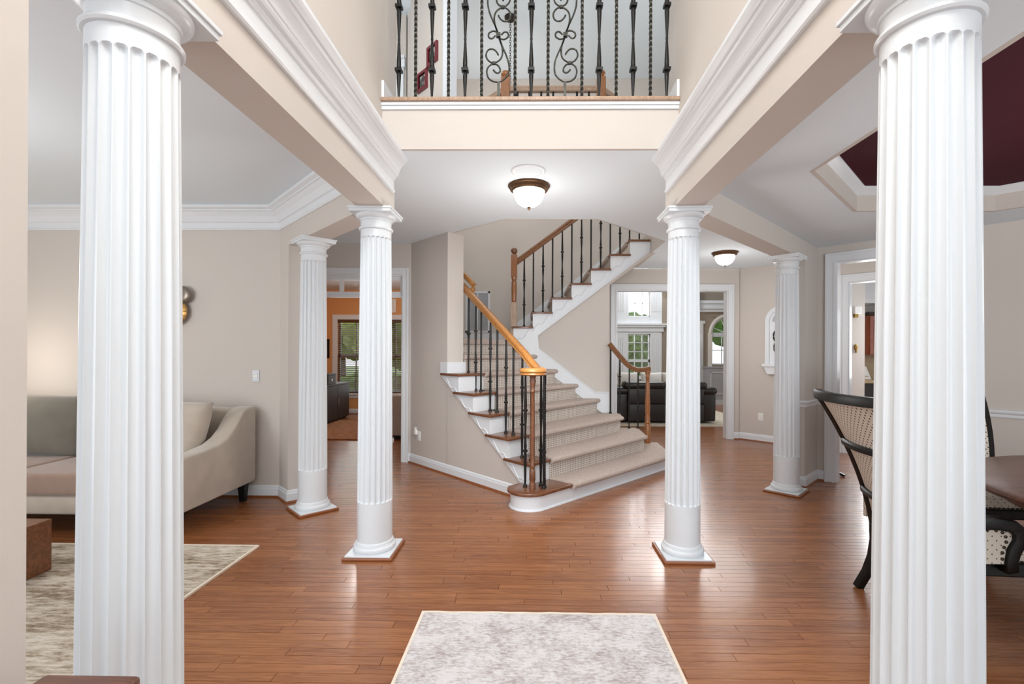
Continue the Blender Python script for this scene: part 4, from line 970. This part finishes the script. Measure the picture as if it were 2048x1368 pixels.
# ------------------------------------------------------------------ den beyond the transom
wall('den_back', wallopen(MB(), fr((0, 10.5), (1, 0), (0, 1)), -5.0, -1.5, [(-4.42, -3.62, .47, 2.12), (-3.52, -2.72, .47, 2.12)], 0, .12, ZC), 'orange back wall of the den around the windows', 'orange')
wall('den_left', MB().box(-5.1, -5.0, 6.1, 10.6, 0, ZC), 'orange side wall of the den', 'orange')
wall('den_right', MB().box(-1.66, -1.56, 7.7, 10.6, 0, ZC), 'orange inner wall of the den', 'orange')
wall('den_front', MB().box(-5.1, -2.85, 5.97, 6.09, 0, ZC), 'orange front wall of the den', 'orange')
fDB = fr((0, 10.5), (1, 0), (0, 1))
trim(MB().box(-4.53, -4.42, -.02, 0, .47, 2.12, fDB).box(-4.53, -2.61, -.021, 0, 2.12, 2.23, fDB).box(-3.62, -3.52, -.02, 0, .47, 2.12, fDB).box(-2.72, -2.61, -.02, 0, .47, 2.12, fDB).box(-4.56, -2.58, -.04, 0, .42, .47, fDB).box(-4.53, -2.61, -.02, 0, .36, .42, fDB), 'white casing around the den windows')
for i, (x0, x1) in enumerate(((-4.42, -3.62), (-3.52, -2.72))):
    m = MB()
    for z0, z1, b in ((.47, 1.31, .05), (1.29, 2.12, .08)):
        m.box(x0, x0+.04, b, b+.03, z0, z1, fDB).box(x1-.04, x1, b, b+.03, z0, z1, fDB).box(x0, x1, b, b+.03, z0, z0+.05, fDB).box(x0, x1, b, b+.03, z1-.05, z1, fDB)
        m.box((x0+x1)/2-.01, (x0+x1)/2+.01, b, b+.03, z0, z1, fDB).box(x0, x1, b, b+.03, (z0+z1)/2-.01, (z0+z1)/2+.01, fDB)
    wn = m.done('window_%d' % (2+i), 'white', label=('den window nearer the cabinet, behind wooden blinds' if i == 0 else 'den window nearer the stair wall, behind wooden blinds'), cat='window', kind='structure')
    MB().box(x0, x1, .065, .069, .47, 1.31, fDB).done('pane', 'glass', wn); MB().box(x0, x1, .095, .099, 1.29, 2.12, fDB).done('pane', 'glass', wn)
    bl = thing('window_blind', ((x0+x1)/2, 10.52, .5), ('walnut slatted blind on the den window nearer the cabinet' if i == 0 else 'walnut slatted blind on the den window nearer the stair wall'), 'blind', 'walnut blinds in the den')
    m = MB(); z = .50
    while z < 2.04:
        m.add([fDB(a, b, zz_) for a, b, zz_ in ((x0+.01, -.005, z-.010), (x1-.01, -.005, z-.010), (x1-.01, .040, z+.006), (x0+.01, .040, z+.006), (x0+.01, -.005, z-.006), (x1-.01, -.005, z-.006), (x1-.01, .040, z+.010), (x0+.01, .040, z+.010))],
              [(0, 3, 2, 1), (4, 5, 6, 7), (0, 1, 5, 4), (2, 3, 7, 6)]); z += .043
    m.done('slats', 'blind', bl, kind='stuff')
    MB().box(x0, x1, -.01, .045, 2.05, 2.12, fDB).done('valance', 'blind', bl, bevel=.004)
    MB().box(x0+.01, x1-.01, 0, .04, .472, .49, fDB).done('bottom_rail', 'blind', bl)
base('den', [(-5.0, 10.5), (-1.66, 10.5)], -1, 'white baseboard under the den windows')
cb = thing('den_cabinet', (-4.45, 9.1, 0), 'dark espresso cabinet along the den wall', 'cabinet')
MB().box(-4.95, -3.97, 8.2, 10.0, .03, .72).done('body', 'espresso', cb, bevel=.004); MB().box(-4.95, -3.955, 8.18, 10.02, .72, .75).done('top', 'espresso', cb, bevel=.005)
for y0, y1 in ((8.22, 8.8), (8.81, 9.39), (9.40, 9.98)):
    d = MB().box(-3.97, -3.95, y0, y1, .05, .71).done('door', 'espresso', cb, bevel=.003); MB().box(-3.95, -3.938, y0+.03, y0+.045, .32, .45).done('handle', 'steel', d)
MB().box(-4.9, -4.0, 8.25, 9.95, 0, .03).done('plinth', 'ebony', cb)
pb = thing('storage_box', (-4.2, 9.2, .75), 'small dark box with a white label standing on the den cabinet', 'box')
MB().box(-4.4, -3.99, 9.05, 9.40, .75, .93).done('body', 'espresso', pb, bevel=.006); MB().box(-4.41, -3.985, 9.04, 9.41, .93, .965).done('lid', 'espresso', pb, bevel=.006); MB().box(-3.99, -3.986, 9.2, 9.25, .82, .86).done('tag', 'plastic', pb)
ds = thing('den_sofa', (-2.0, 8.2, 0), 'light grey den sofa end showing at the edge of the den doorway', 'sofa')
rbox(-2.28, -1.72, 7.45, 9.1, .06, .40, 'base', 'greysofa', ds, .03); rbox(-2.28, -1.74, 7.45, 7.65, .35, .72, 'arm', 'greysofa', ds, .05); rbox(-1.92, -1.72, 7.45, 9.1, .38, .80, 'back', 'greysofa', ds, .05)
MB().box(-2.24, -1.76, 7.5, 9.05, 0, .06).done('plinth', 'ebony', ds)
for x0, x1, z0, z1, nm, lb in ((-4.74, -4.60, 1.25, 1.68, 'picture_frame', 'narrow black framed picture on the orange den wall'), (-3.45, -3.10, 2.28, 2.58, 'wall_certificate', 'white framed certificate above the den window')):
    p_ = thing(nm, ((x0+x1)/2, 10.49, z0), lb, 'picture'); dk = 'ebony' if 'black' in lb else 'plastic'
    MB().box(x0, x1, -.025, -.001, z0, z1, fDB).done('frame', dk, p_, bevel=.004); MB().box(x0+.025, x1-.025, -.029, -.02, z0+.025, z1-.025, fDB).done('print', 'espresso' if dk == 'ebony' else 'cushion', p_)

# ------------------------------------------------------------------ family room beyond the opening
YF = 12.5
fFB = fr((0, YF), (1, 0), (0, 1))
wall('family_back', wallopen(MB(), fFB, .5, 4.40, [(2.49, 3.09, .75, 4.6)], 0, .14, 5.3).box(2.49, 3.09, .001, .139, 1.91, 2.35, fFB), 'taupe back wall of the family room', 'taupe')
wall('family_left', MB().box(.4, .5, 7.86, 12.6, 0, 5.3), 'side wall of the family room', 'taupe')
wall('family_right', MB().box(8.6, 8.7, 7.0, 14, 0, 5.3), 'far side wall of the family room', 'taupe')
m = MB()
for x0, x1 in ((2.14, 2.49), (3.09, 3.38)):
    m.box(x0, x1, -.06, 0, 0, 1.96, fFB).box(x0, x1, -.06, 0, 2.17, 4.7, fFB)
    for i in range(4): m.box(x0+.05+i*.055, x0+.08+i*.055, -.072, -.06, .3, 1.80, fFB).box(x0+.05+i*.055, x0+.08+i*.055, -.072, -.06, 2.5, 4.6, fFB)
m.box(2.10, 3.42, -.09, 0, 1.96, 2.08, fFB).box(2.06, 3.46, -.14, 0, 2.08, 2.13, fFB).box(2.02, 3.50, -.17, 0, 2.13, 2.17, fFB).box(2.49, 3.09, -.05, 0, 1.90, 1.97, fFB).box(2.49, 3.09, -.05, 0, 2.17, 2.36, fFB).box(2.42, 3.16, -.08, 0, .70, .75, fFB)
trim(m, 'white pilasters and cornice framing the family room windows')
def grid_window(idx, f, x0, x1, z0, z1, nx, nz, label, b=.05, t=.022):
    m = MB().box(x0, x0+.035, b, b+.04, z0, z1, f).box(x1-.035, x1, b, b+.04, z0, z1, f).box(x0, x1, b, b+.04, z0, z0+.035, f).box(x0, x1, b, b+.04, z1-.035, z1, f)
    for i in range(1, nx): a = x0+(x1-x0)*i/nx; m.box(a-t/2, a+t/2, b+.005, b+.03, z0, z1, f)
    for j in range(1, nz): a = z0+(z1-z0)*j/nz; m.box(x0, x1, b+.005, b+.03, a-t/2, a+t/2, f)
    o = m.done('window_%d' % idx, 'white', label=label, cat='window', kind='structure')
    MB().box(x0, x1, b+.015, b+.019, z0, z1, f).done('pane', 'glass', o); return o
grid_window(4, fFB, 2.49, 3.09, 1.19, 1.91, 3, 3, 'upper sash of the family room window above the black sofa')
grid_window(5, fFB, 2.49, 3.09, .75, 1.19, 3, 2, 'lower sash of the family room window above the black sofa')
grid_window(6, fFB, 2.49, 3.09, 2.35, 4.6, 3, 6, 'tall white lattice window above the cornice in the family room')
# sun room corner with grey wainscot and arched window
fSR = fr((0, 12.9), (1, 0), (0, 1))
wall('sunroom', wallopen(MB(), fSR, 4.3, 8.6, [(4.87, 5.75, 1.08, 2.38)], 0, .14, 5.3), 'taupe sunroom wall around the arched window', 'taupe')
m = MB(); n_ = 16; cx, rr_, zs_ = 5.31, .44, 1.94
for sgn in (-1, 1):
    pts = [(cx+sgn*rr_*math.cos(math.pi/2*i/n_), zs_+rr_*math.sin(math.pi/2*i/n_)) for i in range(n_+1)]
    m.extr(pts+[(cx+sgn*rr_, 2.39)], .0, .13, fSR)
wall('sunroom_arch', m, 'curved spandrels over the arched sunroom window', 'taupe')
aw = grid_window(7, fSR, 4.87, 5.75, 1.08, 1.88, 3, 2, 'arched white window above the grey wainscot')
m = MB()
for i in range(4):
    a = math.pi*(i+.5)/4; m.box(cx-.011, cx+.011, .055, .08, zs_, zs_+.02, fSR)
    m.tube([fSR(cx, .066, zs_), fSR(cx+rr_*math.cos(a), .066, zs_+rr_*math.sin(a))], .011, 5)
m.tube([fSR(cx+rr_*.98*math.cos(math.pi*i/16), .05, zs_+rr_*.98*math.sin(math.pi*i/16)) for i in range(17)], .03, 6).box(4.87, 5.75, .04, .1, 1.86, 1.96, fSR)
m.done('arch_bars', 'white', aw)
trim(MB().box(4.76, 4.87, -.03, 0, 1.03, 1.95, fSR).tube([fSR(cx+(rr_+.05)*math.cos(math.pi*i/16), -.01, zs_+(rr_+.05)*math.sin(math.pi*i/16)) for i in range(17)], .05, 6).box(5.75, 5.86, -.03, 0, 1.03, 1.95, fSR), 'cream casing around the arched sunroom window', 'cushion')
wn_ = trim(MB().box(4.62, 8.6, -.05, 0, 0, 1.0, fSR).box(4.58, 8.6, -.08, 0, 1.0, 1.035, fSR), 'grey panelled wainscot below the arched window', 'greywall', None)
MB().box(4.82, 8.5, -.062, -.045, .28, .30, fSR).box(4.82, 8.5, -.062, -.045, .86, .88, fSR).box(4.82, 4.84, -.062, -.045, .28, .88, fSR).box(4.62, 8.6, -.068, -.045, 0, .12, fSR).done('panel_moulding', 'white', wn_)
trim(MB().box(4.40, 4.62, -.05, 0, 0, 2.2, fSR).box(4.36, 4.66, -.07, 0, 2.2, 2.28, fSR), 'white pilaster beside the grey wainscot')
trim(MB().box(4.3, 8.6, -.10, 0, 2.52, 2.60, fSR).box(4.3, 8.6, -.16, 0, 2.60, 2.74, fSR).box(4.3, 8.6, -.22, 0, 2.74, 2.82, fSR), 'white entablature across the sunroom wall')
ls = thing('leather_sofa', (2.6, 9.7, 0), 'black leather sofa seen from behind through the family room opening', 'sofa')
rbox(1.86, 3.36, 9.32, 10.2, .08, .42, 'base', 'leather', ls, .03)
for z0, z1 in ((.05, .39), (.40, .70)):
    rbox(1.86, 2.60, 9.27, 9.40, z0, z1, 'back_panel', 'leather', ls, .02); rbox(2.62, 3.36, 9.27, 9.40, z0, z1, 'back_panel', 'leather', ls, .02)
rbox(1.78, 2.60, 9.24, 9.58, .69, .83, 'headrest', 'leather', ls, .06); rbox(2.61, 3.42, 9.24, 9.58, .69, .83, 'headrest', 'leather', ls, .06)
for x0, x1 in ((1.62, 1.87), (3.35, 3.60)):
    rbox(x0, x1, 9.3, 10.25, .05, .60, 'arm', 'leather', ls, .04); rbox(x0-.03, x1+.03, 9.28, 10.25, .58, .72, 'arm_pad', 'leather', ls, .06)
for i, (x, y, s) in enumerate(((1.98, 9.86, -.1), (2.47, 9.86, .08), (2.92, 9.85, .05))):
    pillow('throw_pillow', (x, y, .78), .46, .44, .18, (-.25, .1*s, s), 'cushion', label=('cream pillow at the left end of the black sofa', 'cream pillow in the middle of the black sofa', 'cream pillow at the right of the black sofa by the column')[i], cat='cushion', group='cream pillows on the leather sofa')

# ------------------------------------------------------------------ kitchen glimpse
wall('kitchen_partition', MB().box(5.50, 5.80, 8.3, 8.42, 0, ZC), 'narrow beige kitchen wall seen through two doorways')
wall('kitchen_back', MB().box(5.4, 8.6, 9.41, 9.5, 0, ZC), 'kitchen back wall behind the cherry cabinet')
wall('kitchen_left', MB().box(4.85, 5.50, 8.3, 8.42, 0, ZC), 'beige kitchen wall beside the narrow partition')
trim(MB().box(5.82, 8.6, 8.9, 9.4, 2.36, ZC), 'white boxed soffit above the cherry cabinet', 'white', None)
kc = thing('kitchen_cabinet', (6.75, 9.25, 1.38), 'cherry wood upper cabinet glimpsed through the kitchen doorway', 'cabinet')
MB().box(6.42, 7.3, 9.08, 9.4, 1.38, 2.14).done('body', 'cherry', kc, bevel=.004)
for x0, x1 in ((6.43, 6.85), (6.86, 7.29)):
    d = MB().box(x0, x1, 9.055, 9.08, 1.39, 2.13).done('door', 'cherry', kc, bevel=.004); MB().box(x0+.07, x1-.07, 9.045, 9.056, 1.47, 2.05).done('raised_panel', 'cherry', d, bevel=.006)
MB().box(6.38, 7.34, 9.02, 9.4, 2.14, 2.20).done('crown', 'espresso', kc, bevel=.01)
kb = thing('kitchen_counter', (6.7, 9.0, 0), 'dark kitchen base cabinet with a stone tile counter', 'counter')
MB().box(5.95, 8.0, 8.75, 9.395, 0, .86).done('body', 'espresso', kb, bevel=.004); MB().box(5.9, 8.05, 8.7, 9.395, .86, .92).done('worktop', 'tile', kb, bevel=.006); MB().box(5.9, 8.05, 9.37, 9.4, .92, 1.38).done('backsplash', 'tile', kb)
ck = thing('cookbook', (6.22, 8.95, .92), 'open cookbook leaning on the kitchen counter', 'book')
MB().add([(6.08, 8.92, .925), (6.36, 8.92, .925), (6.36, 9.06, 1.16), (6.08, 9.06, 1.16), (6.08, 8.95, .922), (6.36, 8.95, .922), (6.36, 9.09, 1.155), (6.08, 9.09, 1.155)], [(0, 1, 2, 3), (7, 6, 5, 4), (0, 4, 5, 1), (1, 5, 6, 2), (2, 6, 7, 3), (3, 7, 4, 0)]).done('pages', 'cushion', ck)
MB().box(6.12, 6.32, 8.94, 8.945, .97, .985).done('ink_line', 'tile', ck)
dcn = thing('door_chime', (5.63, 8.28, 2.1), 'white door chime box high on the narrow kitchen wall', 'chime')
MB().box(5.585, 5.70, 8.235, 8.3, 2.10, 2.23).done('cover', 'plastic', dcn, bevel=.01, seg=3); MB().box(5.60, 5.66, 8.26, 8.3, 2.04, 2.10).done('base', 'brass', dcn)
th_ = thing('wall_bell', (5.64, 8.29, 1.47), 'small brass fitting on the narrow kitchen wall', 'fitting')
m = MB().lathe([(.003, .03), (.028, .025), (.034, .012), (.03, .0)], n=16); m.v = [(5.64+a, 8.3-c, 1.52+b*1.5) for a, b, c in m.v]; m.done('cup', 'brass', th_, smooth=50); MB().box(5.632, 5.648, 8.27, 8.295, 1.42, 1.49).done('pull', 'brass', th_)

# ------------------------------------------------------------------ upper hall details
fUP = fr(UV(3.05, 0), (-1, 1), (1, 1))
def frame_pic(v0, v1, z0, z1, label):
    p_ = thing('picture_frame', fUP((v0+v1)/2, -.01, z0), label, 'picture', 'red framed pictures upstairs')
    m = MB(); e = .034
    for a0, a1, b0, b1 in ((v0, v1, z0, z0+e), (v0, v1, z1-e, z1), (v0, v0+e, z0+e, z1-e), (v1-e, v1, z0+e, z1-e)): m.box(a0, a1, -.026, 0, b0, b1, fUP)
    m.done('frame', 'red', p_); MB().box(v0+e, v1-e, -.012, 0, z0+e, z1-e, fUP).done('mat_board', 'ebony', p_); MB().box(v0+e*1.7, v1-e*1.7, -.014, -.011, z0+e*1.5, z1-e*1.5, fUP).done('print', 'photo', p_)
frame_pic(4.861, 5.078, 4.572, 4.802, 'lower red framed photograph on the upstairs wall')
frame_pic(4.643, 4.86, 4.80, 5.03, 'higher red framed photograph nearer the corner upstairs')
dr = MB().box(-2.45, -1.72, 6.10, 6.15, ZF2, 5.12).done('door_1', 'white', label='white panelled door at the end of the upper hallway', cat='door', kind='structure')
for x0, x1 in ((-2.37, -2.12), (-2.04, -1.79)):
    for z0, z1 in ((3.3, 4.0), (4.12, 4.95)): MB().box(x0, x1, 6.088, 6.10, z0, z1).done('door_panel', 'white', dr, bevel=.008)
trim(MB().box(-2.56, -1.70, 6.08, 6.15, 5.12, 5.22).box(-2.56, -2.45, 6.08, 6.15, ZF2, 5.12).box(-2.60, -1.70, 6.06, 6.15, 5.22, 5.26), 'white casing over the upper hallway door')
lt = thing('hanging_lantern', (-.33, 6.2, 4.3), 'dark ceiling canopy and chain of the lantern over the stairwell', 'lantern')
MB().lathe([(.004, 5.775), (.03, 5.78), (.05, 5.80), (.075, 5.815), (.078, 5.84)], c=(-.33, 6.2), n=28).done('canopy', 'espresso', lt, smooth=50)
m = MB(); z = 5.775; k = 0
while z > 4.72:
    lp = [((.012 if k % 2 else 0)*math.cos(a), (0 if k % 2 else .012)*math.cos(a), .022*math.sin(a)) for a in [2*math.pi*i/10 for i in range(11)]]
    m.tube([(-.33+a, 6.2+b, z-.02+c) for a, b, c in lp], .0035, 5, up=(.3, .4, .1)); z -= .034; k += 1
m.done('chain', 'iron', lt, kind='stuff')
MB().lathe([(.005, 4.73), (.05, 4.70), (.16, 4.62), (.17, 4.60)], c=(-.33, 6.2), n=6).done('lantern_roof', 'espresso', lt)
MB().lathe([(.15, 4.60), (.15, 4.25), (.05, 4.20), (.005, 4.19)], c=(-.33, 6.2), n=6).done('lantern_glass', 'glow', lt)

# ------------------------------------------------------------------ garden outside the windows
MB().box(-30, 40, 14.3, 60, -.6, -.5).done('ground', 'lawn', label='green lawn outside the back windows', cat='lawn', kind='structure')
MB().box(-30, -6.3, 10.7, 14.3, -.6, -.5).box(-6.3, .3, 10.75, 14.3, -.6, -.5).done('ground_side', 'lawn', label='green lawn outside the den windows', cat='lawn', kind='structure')
def blob(name, c, r, mat, label, cat, parent=None, seed=0, sub=4):
    rnd = random.Random(seed); bm = bmesh.new(); bmesh.ops.create_icosphere(bm, subdivisions=sub, radius=1.0)
    ph = [(rnd.uniform(3, 9), rnd.uniform(3, 9), rnd.uniform(3, 9), rnd.uniform(0, 6)) for _ in range(5)]
    for v in bm.verts:
        d = 1+sum(.05*math.sin(a*v.co.x+b*v.co.y+e*v.co.z+f) for a, b, e, f in ph)+rnd.uniform(-.09, .09)
        v.co = Vector((v.co.x*r[0]*d, v.co.y*r[1]*d, v.co.z*r[2]*d))+Vector(c)
    me = bpy.data.meshes.new(name); bm.to_mesh(me); bm.free(); me.materials.append(M[mat]); return obj(name, me, parent)
def tree(x, y, h, r, mat, label, seed):
    t = thing('garden_tree', (x, y, -.5), label, 'tree', 'trees outside the windows')
    MB().lathe([(.16, -.5), (.11, h*.3), (.07, h*.7)], c=(x, y), n=10).done('trunk', 'bark', t, smooth=60)
    blob('crown', (x, y, h*.62), (r, r, h*.40), mat, None, None, t, seed)
tree(3.6, 17.5, 2.7, 1.3, 'leaf', 'leafy green tree outside the family room window', 3)
tree(4.4, 25, 3.4, 1.9, 'leaf2', 'yellow green tree farther behind the family room window', 5)
tree(9.0, 20, 6.5, 2.2, 'leaf', 'green tree outside the arched sunroom window', 8)
tree(-5.2, 16, 4.6, 1.5, 'leaf2', 'yellow green tree outside the den window', 11)
tree(-8.6, 21, 6.0, 2.4, 'leaf', 'darker green tree farther outside the den window', 12)
for i, (x, y, s, lb) in enumerate(((2.6, 15.6, .8, 'low shrub below the family room window'), (7.6, 15.8, .9, 'low shrub below the sunroom window'), (-4.6, 13.2, .7, 'low shrub below the den window'))):
    t = thing('garden_shrub', (x, y, -.5), lb, 'shrub', 'shrubs outside the windows'); blob('foliage', (x, y, .25), (s*1.3, s*.8, s*.9), 'leaf2' if i % 2 else 'leaf', None, None, t, 20+i)
    MB().lathe([(.03, -.5), (.02, .2)], c=(x, y), n=6).done('stem', 'bark', t)
